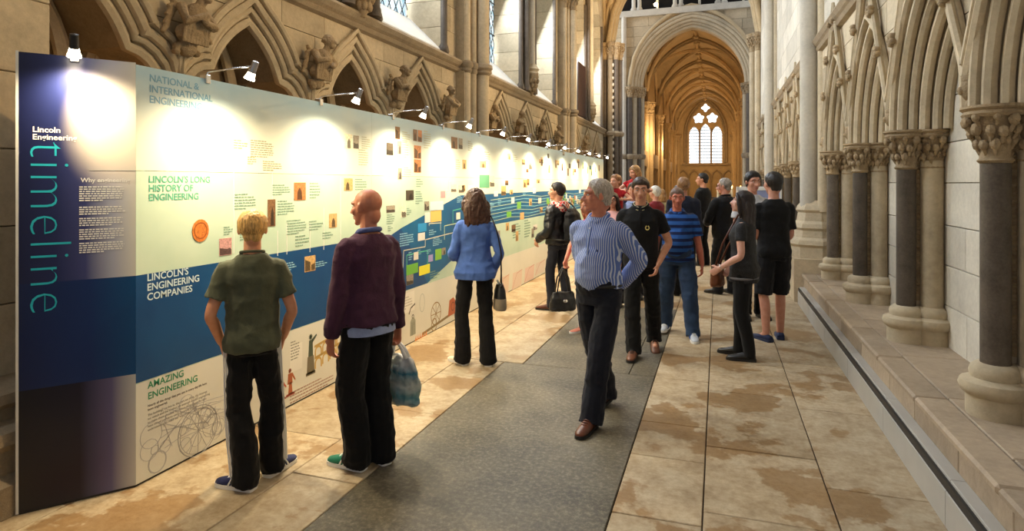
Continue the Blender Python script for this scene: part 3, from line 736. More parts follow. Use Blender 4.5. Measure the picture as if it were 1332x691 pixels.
# ------------------------------------------------------------------ carved busts in the spandrels
PENDING = []      # (object, voxel, post)
def bust(y, z, s, seed, label, lean=0):
    r = random.Random(seed)
    o = thing('carved_bust', label, 'carving', (WX + .05, y, z), 0)
    b = MB(); n = 10
    b.ell((.10, 0 + lean * .05, .0), (.11, .13, .15), n, 8)                     # chest
    b.ell((.08, 0, -.14), (.10, .15, .10), n, 6); b.ell((.05, 0, -.25), (.07, .09, .10), n, 6)
    hx, hy, hz = .16, lean * .09, .235
    b.ell((hx, hy, hz), (.072, .062, .082), n, 8)
    b.ell((hx + .07, hy + lean * .02, hz - .01), (.022, .014, .022), 6, 5); b.ell((hx + .045, hy, hz - .06), (.035, .035, .03), 8, 5)
    b.tube([(.12, lean * .05, .1), (.15, hy, hz - .04)], .045, 8)
    for sg in (-1, 1):
        e = (.2, sg * .15 + r.uniform(-.03, .03), -.04 + r.uniform(-.04, .04)); h = (.25, sg * .03 + r.uniform(-.04, .05), -.02 + r.uniform(-.06, .04))
        b.tube([(.1, sg * .12, .09), e, h], [.05, .045, .032], 8); b.ell(h, (.035, .035, .03), 8, 5)
        if r.random() < .75:                                                   # wing
            for k in range(5): b.tube([(.03, sg * .11, .1), (.05, sg * (.19 + .02 * k), .14 - .08 * k)], [.03, .022], 6)
    for k in range(9): b.tube([(.16 + .03 * math.sin(k), -.12 + .03 * k, -.02), (.14, -.13 + .033 * k, -.24)], .018, 6)   # drapery folds
    b.ell((hx - .018, hy, hz + .03), (.076, .070, .066), 12, 8)
    for k in range(10):
        a = k * .63; b.ell((hx - .03 + .05 * math.cos(a), hy + .064 * math.sin(a), hz + .012 + .012 * (k % 2)), (.022, .022, .022), 6, 4)
    for sg in (-1, 1): b.ell((hx + .058, hy + sg * .026, hz + .012), (.012, .016, .008), 6, 4)
    for k in range(10): b.ell((.04, r.uniform(-.14, .14), -.3 + r.uniform(-.03, .05)), (.05, .035, .035), 6, 4)           # foliage below
    s *= .78; b.v = [(x * s, y * s, z * s) for x, y, z in b.v]; me = b.mesh('figure'); q = mobj('figure', me, M['carve'], o)
    PENDING.append((q, .007, dict(smooth=1, amp=.003, freq=40)))
busts = [(19.64, 3.0, 1.05, 'carved figure in the spandrel beyond the farther clustered column', 1), (3.92, 3.06, 1.15, 'carved cherub-like bust with folded arms in the spandrel beside the first lamp arms', 1),
         (5.63, 3.04, 1.15, 'carved bearded half figure playing an instrument in an arch spandrel', 1), (7.36, 3.03, 1.12, 'carved crouched winged figure turned toward the columns in an arch spandrel', 1), (9.05, 3.0, 1.05, 'carved slim figure squeezed beside the nearer clustered column', -1),
         (10.95, 2.95, 1.05, 'carved figure just past the nearer clustered column', 1), (12.64, 3.0, 1.1, 'carved figure between the first two small arches past the clustered column', 1), (14.36, 3.0, 1.1, 'carved figure between the last two arches before the farther column', 1), (16.05, 3.0, 1.05, 'carved figure against the farther clustered column', -1)]
for i, (y, z, s, lab, ln) in enumerate(busts): bust(y, z, s, 100 + i, lab, ln)
# ------------------------------------------------------------------ exhibition display wall
PX = -3.12; PTOP = 2.39; SEAM = 1.79; PY0, PY1 = 2.62, 17.58
EA, EB = Vector((-3.43, 2.205, 0)), Vector((-3.12, 2.62, 0)); ED = (EB - EA).normalized(); EN = Vector((ED.y, -ED.x, 0)); EL = (EB - EA).length
def pp(px, py): return onX(px, py, PX)
def ep(px, py):
    u = px - 666; d = Vector((CT * u - ST * FPX, ST * u + CT * FPX, -(py - VY)))
    o = Vector((0, 0, EYE)); t = (EA - o).dot(EN) / d.dot(EN); q = o + d * t
    return (q - EA).dot(ED), q.z
dw = thing('display_wall', 'long free-standing illustrated timeline display wall with blue band', 'display')
M['edge'] = plain('panel_edge_white', srgb(205, 205, 200), .5)
def topprint():
    m, nt, b = nmat('print_sky_to_cream'); sp = nt.nodes.new('ShaderNodeSeparateXYZ'); nt.links.new(wpos(nt), sp.inputs[0])
    n = noise(nt, wpos(nt), 1.6, 4); z = math_(nt, 'MULTIPLY_ADD', n, .25, sp.outputs[2])
    f = math_(nt, 'MULTIPLY_ADD', z, 1.7, -3.24)
    nt.links.new(ramp(nt, f, [(.15, srgb(232, 232, 212)), (.55, srgb(210, 220, 212)), (1, srgb(156, 190, 210))]), b.inputs['Base Color']); b.inputs['Roughness'].default_value = .45; return m
M['p_top'] = topprint()
def vary(name, a, b_, scale=1.2, rough=.45):
    m, nt, b = nmat(name); nt.links.new(ramp(nt, noise(nt, wpos(nt), scale, 4), [(.3, a), (.7, b_)]), b.inputs['Base Color']); b.inputs['Roughness'].default_value = rough; return m
M['p_green'] = vary('print_pale_green', srgb(180, 208, 190), srgb(206, 224, 208)); M['p_base'] = vary('print_cream', srgb(218, 218, 208), srgb(230, 229, 220)); M['p_blue'] = vary('print_band_blue', srgb(6, 74, 128), srgb(8, 110, 160), .8)
M['p_dkblue'] = vary('print_band_deep_blue', srgb(4, 62, 118), srgb(6, 82, 138), .8)
y = PY0; L = (PY1 - PY0) / 6
for i in range(6):
    a, b = PY0 + i * L, PY0 + (i + 1) * L
    MB().box(PX - .03, PX, a + .0008, b - .0008, .012, SEAM - .002).obj('lower_board', M['p_green'], dw)
    MB().box(PX - .03, PX, a + .0008, b - .0008, SEAM + .001, PTOP).obj('upper_board', M['p_top'], dw)
MB().box(PX - .06, PX - .005, PY0, PY1, 0, .02).obj('plinth_strip', M['black'], dw)
for i in range(7):                                              # frame posts and feet behind the boards
    yy = PY0 + .06 + i * (PY1 - PY0 - .12) / 6
    MB().cbox(PX - .09, PX - .035, yy - .03, yy + .03, 0, PTOP - .05, .004).obj('frame_post', M['edge'], dw)
fnP = lambda y, z, d: (PX + d, y, z)
def flat(polys, name, mat, d=.001, parent=None):
    mb = MB()
    for p in polys: mb.prism(p, fnP, 0.0002, d)
    o = mb.obj(name, mat, parent or dw); return o
def seg(a, b, w):
    dx, dz = b[0] - a[0], b[1] - a[1]; l = math.hypot(dx, dz) or 1e-6; nx, nz = -dz / l * w / 2, dx / l * w / 2
    return [(a[0] + nx, a[1] + nz), (b[0] + nx, b[1] + nz), (b[0] - nx, b[1] - nz), (a[0] - nx, a[1] - nz)]
def pline(pts, w): return [seg(a, b, w) for a, b in zip(pts[:-1], pts[1:])]
def ringp(c, r, w, n=20, ry=None):
    pts = [(c[0] + r * math.cos(2 * math.pi * i / n), c[1] + (ry or r) * math.sin(2 * math.pi * i / n)) for i in range(n + 1)]; return pline(pts, w)
Ya, Yb, Yc, Yd = pp(509, 306)[0], pp(598, 222)[0], pp(556, 369)[0], pp(636, 290)[0]
flat([[(PY0, .585), (PY0, 1.195), (Ya, 1.195), (Ya + .2, 1.25), (Yc, .585)]], 'blue_band', M['p_dkblue'], .0010)
flat([[(Yc, .585), (Ya + .2, 1.25), (Yb, 1.56), (PY1, 1.56), (PY1, 1.11), (Yd, 1.11)]], 'blue_band', M['p_blue'], .0010)
flat([[(PY0, .013), (PY0, .578), (PY1, .578), (PY1, .013)]], 'cream_strip', M['p_base'], .0008)
flat([[(Yb - .55, 1.40), (Yb - .2, 1.785), (PY1, 1.785), (PY1, 1.565), (Yb, 1.565)]], 'cream_strip', M['p_top'], .0008)
PC = {}
def pm(c, var=.0):
    k = c
    if k not in PC:
        m, nt, b = nmat('print_%d_%d_%d' % c); col = srgb(*c)
        n = noise(nt, wpos(nt), 60, 3); nt.links.new(ramp(nt, n, [(.3, tuple(x * .62 for x in col[:3]) + (1,)), (.5, col), (.7, tuple(min(1, x * 1.35) for x in col[:3]) + (1,))]), b.inputs['Base Color']); b.inputs['Roughness'].default_value = .5
        PC[k] = m
    return PC[k]
FC = {}
def fm(c):
    if c not in FC: FC[c] = plain('ink_%d_%d_%d' % c, srgb(*c), .5)
    return FC[c]
def rectpx(px, py, w, h):
    y0, _ = pp(px - w / 2, py); y1, _ = pp(px + w / 2, py); _, z0 = pp(px, py + h / 2); _, z1 = pp(px, py - h / 2)
    return [(y0, z0), (y1, z0), (y1, z1), (y0, z1)]
TAN, GRY, DRK, ORG, CRM, BRN = (206, 168, 112), (150, 142, 128), (70, 62, 52), (190, 122, 72), (232, 222, 196), (124, 90, 60)
pics = [(453, 184, 10, 19, CRM), (463, 185, 7, 17, GRY), (507, 194, 9, 16, DRK), (517, 173, 6, 16, BRN), (519, 192, 6, 17, GRY), (540, 176, 5, 15, BRN), (546, 177, 5, 15, ORG), (543, 198, 9, 17, ORG), (543, 216, 9, 17, ORG), (520, 226, 5, 15, GRY), (591, 186, 8, 15, BRN), (599, 187, 5, 14, GRY), (604, 214, 5, 12, TAN),
        (453, 240, 11, 16, TAN), (533, 254, 10, 13, DRK), (508, 272, 11, 9, GRY), (525, 274, 6, 17, CRM), (390, 249, 15, 23, ORG), (353, 277, 10, 35, BRN), (433, 287, 10, 18, TAN), (403, 343, 14, 20, TAN), (293, 321, 16, 22, (196, 150, 150)),
        (628, 214, 8, 9, TAN), (662, 204, 4, 8, TAN), (681, 211, 4, 7, TAN), (690, 216, 4, 9, GRY), (686, 222, 3, 5, ORG), (704, 210, 5, 5, TAN), (713, 203, 2.4, 6, DRK), (668, 297, 5, 9, BRN), (660, 295, 4, 10, TAN), (696, 296, 5, 7, (236, 226, 222)), (733, 200, 2.5, 5, GRY), (741, 216, 2.5, 6, DRK), (748, 222, 2.5, 5, BRN), (752, 210, 3, 5, TAN), (768, 218, 2.5, 5, (70, 130, 140)), (726, 212, 3, 6, TAN)]
cards = [(568, 268, 17, 12, (196, 220, 236)), (555, 268, 6, 12, GRY), (567, 281, 14, 15, (236, 196, 112)), (556, 283, 7, 13, (230, 230, 226)), (549, 296, 11, 11, (40, 150, 214)), (548, 308, 9, 10, (222, 224, 220)), (590, 245, 7, 10, CRM), (600, 246, 7, 10, CRM), (536, 350, 15, 13, (108, 178, 66)), (552, 351, 14, 12, (232, 226, 60)), (533, 364, 9, 13, GRY), (521, 370, 6, 11, (226, 214, 208)), (541, 333, 6, 10, (226, 222, 212)), (560, 336, 6, 9, (158, 150, 206)), (570, 331, 8, 14, (130, 188, 70)), (577, 327, 5, 9, GRY), (587, 327, 6, 9, (214, 210, 206)), (596, 281, 5, 9, (232, 230, 222)), (576, 253, 6, 9, (226, 150, 156)),
         (630, 236, 13, 17, (96, 164, 128)), (640, 236, 6, 14, CRM), (613, 245, 9, 8, (226, 226, 226)), (603, 245, 4, 8, TAN), (677, 239, 7, 8, (232, 228, 210)), (683, 239, 5, 10, TAN), (655, 248, 6, 12, TAN), (645, 252, 5, 7, (230, 232, 236)), (665, 250, 4, 6, TAN), (667, 261, 4, 8, (220, 224, 228)), (675, 267, 5, 9, (120, 184, 80)), (690, 263, 3.5, 9, TAN), (687, 237, 3, 8, ORG), (700, 236, 4, 5, TAN), (679, 281, 5, 9, (226, 178, 120)), (662, 279, 6, 7, (110, 184, 70)), (695, 248, 4, 7, (224, 226, 232)), (702, 261, 4, 7, (226, 214, 206)), (704, 273, 3.4, 7, TAN), (659, 238, 4, 6, BRN), (691, 241, 3, 5, (230, 230, 230))]
def picture(q, c, nm='picture'):
    y0, y1, z0, z1 = q[0][0], q[1][0], q[0][1], q[2][1]
    o = flat([q], nm, pm(c) if nm == 'picture' else fm(c), .0024)
    if nm == 'picture' and (y1 - y0) > .05:                      # dark figure shapes inside the photographs
        r = random.Random(int(y0 * 1e4)); cx = y0 + (y1 - y0) * r.uniform(.35, .65); w = (y1 - y0) * .22
        hh = z1 - z0; kind = r.randrange(3)
        if kind == 0: f = [[(cx - w, z0 + .005), (cx + w, z0 + .005), (cx + w * .8, z0 + hh * .5), (cx, z0 + hh * .72), (cx - w * .8, z0 + hh * .5)]]
        elif kind == 1: f = [[(y0 + .004, z0 + .004), (y1 - .004, z0 + .004), (y1 - .004, z0 + hh * .3), (cx + w, z0 + hh * .42), (cx, z0 + hh * .36), (y0 + .004, z0 + hh * .45)]]
        else: f = [[(y0 + .006, z0 + .006), (cx, z0 + .006), (cx, z0 + hh * .6), (y0 + .006, z0 + hh * .8)], [(cx + w * .4, z0 + .006), (y1 - .006, z0 + .006), (y1 - .006, z0 + hh * .5), (cx + w * .4, z0 + hh * .4)]]
        flat(f, 'picture_detail', pm(tuple(int(v * .45) for v in c)), .0030, o)
    return o
for px, py, w, h, c in pics: picture(rectpx(px, py, w, h), c)
for px, py, w, h, c in cards: picture(rectpx(px, py, w, h), c, 'picture' if c in (GRY, TAN, ORG, CRM, BRN) else 'caption_card')
r_ = random.Random(12)
for i in range(46):                                             # far end of the band
    px = 710 + 72 * (i + .5) / 46; z = 1.15 + r_.random() * .34; yy = pp(px, 230)[0]; w = r_.uniform(.1, .22)
    picture([(yy, z), (yy + w, z), (yy + w, z + .11), (yy, z + .11)], r_.choice([TAN, (230, 228, 220), ORG, CRM, (226, 180, 90), (120, 184, 80), (214, 220, 230)]), r_.choice(['picture', 'caption_card']))
for i in range(12):
    yy = 11 + i * .53; z = r_.uniform(1.85, 2.15); picture([(yy, z), (yy + .12, z), (yy + .12, z + .16), (yy, z + .16)], r_.choice([TAN, GRY, BRN, (150, 180, 90)]))
for i in range(9):
    yy = 8.6 + i * .9; z = r_.uniform(.75, .95); picture([(yy, z), (yy + .14, z), (yy + .14, z + .16), (yy, z + .16)], r_.choice([TAN, GRY, (220, 170, 160)]))
# red round seal
c = pp(260.5, 300); q = ringp(c, .033, .066, 18); flat([[(c[0] + .066 * math.cos(a * .35), c[1] + .072 * math.sin(a * .35)) for a in range(18)]], 'wax_seal', pm((206, 120, 50)), .004)
flat(ringp(c, .05, .006, 20), 'seal_ring', fm((150, 78, 30)), .0048)
# greeked small print
def textblock(px, py, w, h, n, c=(110, 120, 105), name='small_print', head=True):
    q = rectpx(px, py, w, h); y0, y1, z0, z1 = q[0][0], q[1][0], q[0][1], q[2][1]; r = random.Random(int(px * 31 + py * 7)); P_ = []
    for k in range(n):
        z = z1 - (z1 - z0) * (k + .5) / n; hh = (z1 - z0) / n * .42; y = y0; ye = y0 + (y1 - y0) * (r.uniform(.5, .8) if (k == n - 1 or (k == 0 and head)) else r.uniform(.88, 1))
        while y < ye:
            wl = min(r.uniform(.012, .04), ye - y); P_.append([(y, z - hh / 2), (y + wl, z - hh / 2), (y + wl, z + hh / 2), (y, z + hh / 2)]); y += wl + .007
    o = flat(P_, name, fm(c), .0016); o['kind'] = 'stuff'
G1, G2 = (112, 118, 92), (128, 160, 142)
for a in [(313, 188, 18, 13, 4), (341, 194, 30, 23, 8), (328, 209, 12, 11, 4), (355, 216, 26, 14, 5)]: textblock(*a, c=(150, 150, 120))
for a in [(476, 186, 11, 17, 6), (473, 205, 13, 22, 7), (528, 178, 10, 14, 5), (527, 195, 9, 22, 7), (556, 182, 9, 24, 8), (530, 224, 10, 14, 5), (596, 214, 6, 14, 5), (612, 190, 6, 14, 5), (634, 204, 8, 14, 5), (670, 206, 6, 10, 4)]: textblock(*a, c=(172, 178, 156))
for a in [(319, 262, 28, 22, 6), (366, 247, 24, 15, 5), (372, 270, 22, 20, 6), (386, 295, 26, 20, 6), (411, 293, 18, 14, 4), (393, 313, 18, 16, 4), (427, 306, 15, 10, 3), (470, 240, 16, 16, 5), (410, 248, 14, 22, 6), (508, 285, 10, 14, 5), (545, 257, 9, 18, 6), (546, 238, 9, 12, 4), (532, 275, 6, 10, 4), (508, 297, 7, 8, 3), (672, 300, 10, 20, 6), (686, 297, 8, 24, 7), (566, 357, 13, 12, 4), (318, 305, 12, 16, 5), (297, 300, 12, 12, 4)]: textblock(*a, c=G2)
for a in [(529, 311, 18, 18, 6), (563, 302, 10, 8, 3), (569, 315, 12, 9, 4), (583, 252, 7, 12, 4), (598, 259, 7, 10, 4), (612, 237, 8, 6, 3), (534, 333, 5, 12, 4), (546, 328, 6, 7, 3), (558, 327, 6, 6, 3), (568, 310, 8, 6, 3), (646, 241, 5, 9, 4), (671, 238, 4, 9, 4), (650, 262, 5, 9, 4), (683, 250, 6, 8, 3), (640, 268, 7, 10, 4), (375, 347, 22, 12, 4), (418, 343, 16, 8, 3)]: textblock(*a, c=(150, 200, 222))
# fine white connector lines
for px, y0, y1 in [(304, 223, 330), (354, 223, 262), (361, 300, 333), (373, 290, 331), (403, 290, 328), (421, 270, 325), (443, 230, 316)]:
    a, b = pp(px, y0), pp(px, y1); flat([seg(a, b, .006)], 'timeline_line', M['white'], .0014)
CY = (150, 214, 226)
for pl, c in [([(523, 372), (525, 326), (553, 321), (553, 312), (600, 300)], (214, 214, 190)), ([(529, 352), (529, 332), (556, 326), (556, 344)], (90, 200, 160)), ([(573, 300), (573, 249), (600, 246)], (200, 220, 210)), ([(558, 294), (558, 291), (574, 290)], (214, 214, 190)), ([(578, 312), (578, 294), (606, 288)], (200, 220, 170)), ([(589, 290), (589, 274), (606, 270)], (90, 200, 160)), ([(584, 252), (584, 236), (625, 232)], CY)]:
    flat(pline([pp(*p) for p in pl], .009), 'connector_line', fm(c), .0018)
for k in range(7):
    z = 1.16 + k * .055; a = pp(608 + k * 5, 240)[0]
    pts = [(a + i * .9, z + .02 * ((i * 7 + k * 3) % 3 - 1)) for i in range(int((PY1 - a) / .9))]
    flat(pline(pts, .008), 'connector_line', fm(CY if k % 2 else (190, 214, 180)), .0018)
# illustrations on the cream strip
LN = (176, 176, 178)
def il(polys, c, name='illustration', d=.0016): return flat(polys, name, fm(c), d)
c = pp(258, 560); il(ringp(c, .155, .006, 26) + ringp(c, .14, .003, 26) + [seg(c, (c[0] + .14 * math.cos(k * .52), c[1] + .14 * math.sin(k * .52)), .003) for k in range(12)], LN, 'engine_drawing')
r_ = random.Random(9)
il(sum([ringp((c[0] - .32 + r_.uniform(-.1, .55), c[1] + r_.uniform(-.06, .22)), r_.uniform(.02, .08), .003, 14) for k in range(16)], []) + [seg((c[0] - .3 + r_.uniform(0, .5), c[1] + r_.uniform(-.02, .2)), (c[0] - .3 + r_.uniform(0, .6), c[1] + r_.uniform(0, .24)), .004) for k in range(26)] + ringp((c[0] - .3, c[1] - .07), .06, .008, 16), (190, 190, 192), 'engine_drawing')
def figure_print(px, py, h, col):
    y, z = pp(px, py); il([[(y - .02, z), (y + .03, z), (y + .02, z + h * .45), (y - .01, z + h * .45)], [(y - .028, z + h * .4), (y + .03, z + h * .4), (y + .024, z + h * .8), (y - .02, z + h * .8)], [(y + .02, z + h * .7), (y + .06, z + h * .45), (y + .065, z + h * .5), (y + .03, z + h * .8)]], col, 'soldier_print')
    il(ringp((y, z + h * .9), h * .045, h * .09, 10), tuple(int(v * .8) for v in col), 'soldier_print', .002); il([[(y - .05, z - .012), (y + .06, z - .012), (y + .05, z + .006), (y - .04, z + .006)]], (160, 70, 50), 'soldier_print')
figure_print(365, 520, .16, (196, 84, 52)); figure_print(377, 513, .2, (178, 96, 58))
a = pp(404, 486); il([[(a[0] - .05, a[1]), (a[0] + .05, a[1]), (a[0] + .04, a[1] + .14), (a[0] - .04, a[1] + .14)], [(a[0] - .06, a[1] - .01), (a[0] + .06, a[1] - .01), (a[0] + .06, a[1] + .015), (a[0] - .06, a[1] + .015)]], (120, 112, 92), 'statue_print')
il([[(a[0] - .03, a[1] + .14), (a[0] + .03, a[1] + .14), (a[0] + .025, a[1] + .27), (a[0] - .02, a[1] + .27)], [(a[0] + .02, a[1] + .24), (a[0] + .08, a[1] + .29), (a[0] + .075, a[1] + .305), (a[0] + .01, a[1] + .27)]], (70, 84, 70), 'statue_print'); il(ringp((a[0], a[1] + .295), .012, .024, 10), (70, 84, 70), 'statue_print')
for row in range(2):                                            # aqueduct arches
    for k in range(7):
        y0 = a[0] + .1 + k * .10; z0 = a[1] + .02 + row * .095 + .012 * k; pts = [(y0 + .04 * math.cos(t), z0 + .045 + .035 * math.sin(t)) for t in [math.pi * i / 8 for i in range(9)]]
        il(pline([(y0 + .04, z0)] + pts + [(y0 - .04, z0)], .016), (206, 170, 92), 'aqueduct_print')
    il([seg((a[0] + .05, a[1] + .108 + row * .095), (a[0] + .78, a[1] + .19 + row * .095), .02)], (196, 164, 96), 'aqueduct_print')
textblock(408, 503, 62, 16, 4, (170, 140, 128)); textblock(384, 455, 12, 26, 7, (150, 150, 140))
q = rectpx(527, 395, 24, 26); il([q], (236, 234, 226), 'caption_card', .0012); textblock(527, 395, 20, 18, 5, (190, 186, 176))
q = rectpx(385, 465, 16, 34); il([q], (238, 236, 228), 'caption_card', .0012)
a = pp(537, 436); il([[(a[0] - .065, a[1]), (a[0] + .065, a[1]), (a[0] + .06, a[1] + .15), (a[0] + .02, a[1] + .19), (a[0] - .02, a[1] + .19), (a[0] - .06, a[1] + .15)]], (168, 172, 158), 'kettle_print'); il(pline([(a[0] - .09, a[1] + .24), (a[0] - .05, a[1] + .3), (a[0] + .05, a[1] + .33)], .016) + ringp((a[0], a[1] + .2), .02, .01, 10) + pline([(a[0] - .02, a[1]), (a[0] - .02, a[1] + .14)], .01) + pline([(a[0] + .02, a[1]), (a[0] + .02, a[1] + .14)], .01), (70, 66, 58), 'kettle_print')
a = pp(567, 408); il(ringp(a, .13, .012, 24) + [seg(a, (a[0] + .13 * math.cos(k * .785), a[1] + .13 * math.sin(k * .785)), .008) for k in range(8)] + ringp((a[0] - .05, a[1] - .12), .07, .012, 18), (150, 120, 72), 'wheel_print')
il(pline([(a[0] - .35, a[1] - .16), (a[0] + .9, a[1] - .05)], .03), (140, 122, 84), 'wheel_print', .0013)
a = pp(588, 401); il([[(a[0] - .12, a[1] - .08), (a[0] + .1, a[1] - .08), (a[0] + .13, a[1] + .05), (a[0] + .04, a[1] + .13), (a[0] - .08, a[1] + .11)]], (186, 98, 62), 'pump_print'); il(ringp((a[0] + .02, a[1] + .02), .05, .014, 14), (130, 64, 44), 'pump_print', .002)
a = pp(545, 440); il([[(a[0] - .1 + k * .05, a[1] - .02), (a[0] - .06 + k * .05, a[1] - .02), (a[0] - .07 + k * .05, a[1] + .05)] for k in range(6)], (232, 140, 60), 'flame_print')
a = pp(549, 394); il(ringp(a, .06, .006, 16, .1) , (170, 180, 176), 'steam_print')
for k, px in enumerate((655, 672, 688, 702)):
    q = rectpx(px, 372 - k * 8, 12, 24 - k * 3); q = [(u + (.05 if i > 1 else 0), v) for i, (u, v) in enumerate(q)]; il([q], ((226, 206, 190), (228, 210, 200), (230, 204, 196), (226, 214, 206))[k], 'map_print'); il(pline([(q[0][0], q[0][1]), ((q[0][0] + q[1][0]) / 2, q[2][1] - .03), (q[2][0], q[2][1])], .008), (196, 130, 120), 'map_print', .002)
# ---- end board
def eb(s, z, d): v = EA + ED * s + EN * d; return (v.x, v.y, z)
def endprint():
    m, nt, b = nmat('print_navy_lamp_glare'); sp = nt.nodes.new('ShaderNodeSeparateXYZ'); nt.links.new(coords(nt), sp.inputs[0])
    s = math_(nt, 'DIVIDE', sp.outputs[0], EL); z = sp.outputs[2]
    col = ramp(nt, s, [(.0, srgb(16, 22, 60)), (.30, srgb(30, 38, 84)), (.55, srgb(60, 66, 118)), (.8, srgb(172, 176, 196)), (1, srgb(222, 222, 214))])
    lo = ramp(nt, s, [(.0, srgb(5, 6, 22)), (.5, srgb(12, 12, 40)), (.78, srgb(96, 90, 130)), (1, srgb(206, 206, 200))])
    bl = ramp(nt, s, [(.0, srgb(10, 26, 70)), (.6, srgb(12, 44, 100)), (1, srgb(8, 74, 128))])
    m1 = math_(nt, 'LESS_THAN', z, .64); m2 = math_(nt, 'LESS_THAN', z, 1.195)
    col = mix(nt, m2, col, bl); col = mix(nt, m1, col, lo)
    # soft glow, upper right: printed flare plus the lamp's glare put into the colour
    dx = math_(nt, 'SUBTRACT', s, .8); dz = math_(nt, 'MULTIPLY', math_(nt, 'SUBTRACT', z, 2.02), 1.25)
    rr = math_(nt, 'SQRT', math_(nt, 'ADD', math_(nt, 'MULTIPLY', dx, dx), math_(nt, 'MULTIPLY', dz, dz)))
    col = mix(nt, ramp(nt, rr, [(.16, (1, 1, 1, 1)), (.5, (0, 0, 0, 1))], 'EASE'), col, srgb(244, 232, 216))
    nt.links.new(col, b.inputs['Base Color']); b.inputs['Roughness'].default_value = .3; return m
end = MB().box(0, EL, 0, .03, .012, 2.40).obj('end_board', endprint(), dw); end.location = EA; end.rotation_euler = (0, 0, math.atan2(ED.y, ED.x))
MB().box(-.012, .0, -.004, .034, .008, 2.404).obj('edge_strip', M['edge'], end)
s0 = MB().box(0, EL, .005, .04, 0, .014).obj('plinth_strip', M['black'], end)
MB().box(.30, EL, -.001, .001, SEAM - .0015, SEAM + .0015).obj('board_joint', M['edge'], end)
# ---- lettering
TEXTS = []
def text(body, size, mat, origin, xdir, ydir, name='lettering', off=0, spacing=1.0, line=1.0, parent=None, depth=.00015, cond=1.0):
    cu = bpy.data.curves.new(name, 'FONT'); cu.body = body; cu.size = size; cu.offset = off; cu.space_character = spacing; cu.space_line = line; cu.extrude = depth; cu.resolution_u = 3
    o = bpy.data.objects.new(name, cu); COL.objects.link(o)
    x, y_ = Vector(xdir), Vector(ydir); z = x.cross(y_)
    m = Matrix((x * cond, y_, z)).transposed().to_4x4(); m.translation = Vector(origin); o.matrix_world = m
    TEXTS.append((o, mat, parent or dw)); return o
def ptext(body, px, py, size, c, off=.0, **k):
    y, z = pp(px, py); return text(body, size, fm(c) if isinstance(c, tuple) else c, (PX + .0013, y, z), (0, 1, 0), (0, 0, 1), off=off, **k)
def lh(px, y0, y1): return pp(px, y0)[1] - pp(px, y1)[1]
ptext('NATIONAL &\nINTERNATIONAL\nENGINEERING', 194, 105.5, .060, (104, 156, 190), .0009, line=1.03)
ptext("LINCOLN'S LONG\nHISTORY OF\nENGINEERING", 193, 237.5, .0565, (84, 170, 142), .0009, line=.93)
ptext("LINCOLN'S\nENGINEERING\nCOMPANIES", 191, 366, .059, (206, 226, 236), .0009, line=.95)
ptext('AMAZING\nENGINEERING', 192, 506, .056, (60, 152, 112), .0010, line=1.12)
ptext('Nearly all the things that you use in every day life have\nbeen engineered.', 192, 530, .0195, (104, 100, 94), .0003, line=1.1)
ptext('The buildings we live in, the cars we drive, the internet\nwe watch and the clothes we wear all needed engineering\nto make them possible. Engineers throughout the ages\nhave solved problems using creativity and an\nunderstanding to make our way of life.', 192, 542, .0195, (138, 134, 128), 0, line=1.1)
def etext(body, px, py, size, mat, **k):
    s, z = ep(px, py); v = EA + ED * s + EN * .0006; return text(body, size, mat, (v.x, v.y, z), ED, (0, 0, 1), **k)
etext('Lincoln\nEngineering', 42, 171.5, .041, M['white'], off=.0008, line=.95)
etext('Why engineering', 105, 237, .033, M['white'], off=.0006)
s, z = ep(44, 183); v = EA + ED * ep(38, 300)[0] + EN * .0006
TEAL = plain('teal_lettering', srgb(28, 176, 196), .5)
text('timeline', .27, TEAL, (v.x, v.y, z), (0, 0, -1), ED, off=-.0062, spacing=1.05, cond=1.0)
mb = MB(); r_ = random.Random(3)
sL, sR = ep(103, 280)[0], ep(163, 280)[0]; zt, zb = ep(130, 244)[1], ep(130, 331)[1]; nl = 30
for k in range(nl):
    if k in (7, 8, 13, 18, 24): continue
    zz = zt - (zt - zb) * k / nl; s = sL; se = sL + (sR - sL) * (r_.uniform(.5, .8) if k in (6, 12, 17, 23, 29) else r_.uniform(.9, 1))
    while s < se:
        wl = min(r_.uniform(.008, .024), se - s); mb.add([eb(s, zz, .0011), eb(s + wl, zz, .0011), eb(s + wl, zz + .0065, .0011), eb(s, zz + .0065, .0011)], [(0, 1, 2, 3)]); s += wl + .004
o = mb.obj('small_print', M['white'], dw); o['kind'] = 'stuff'

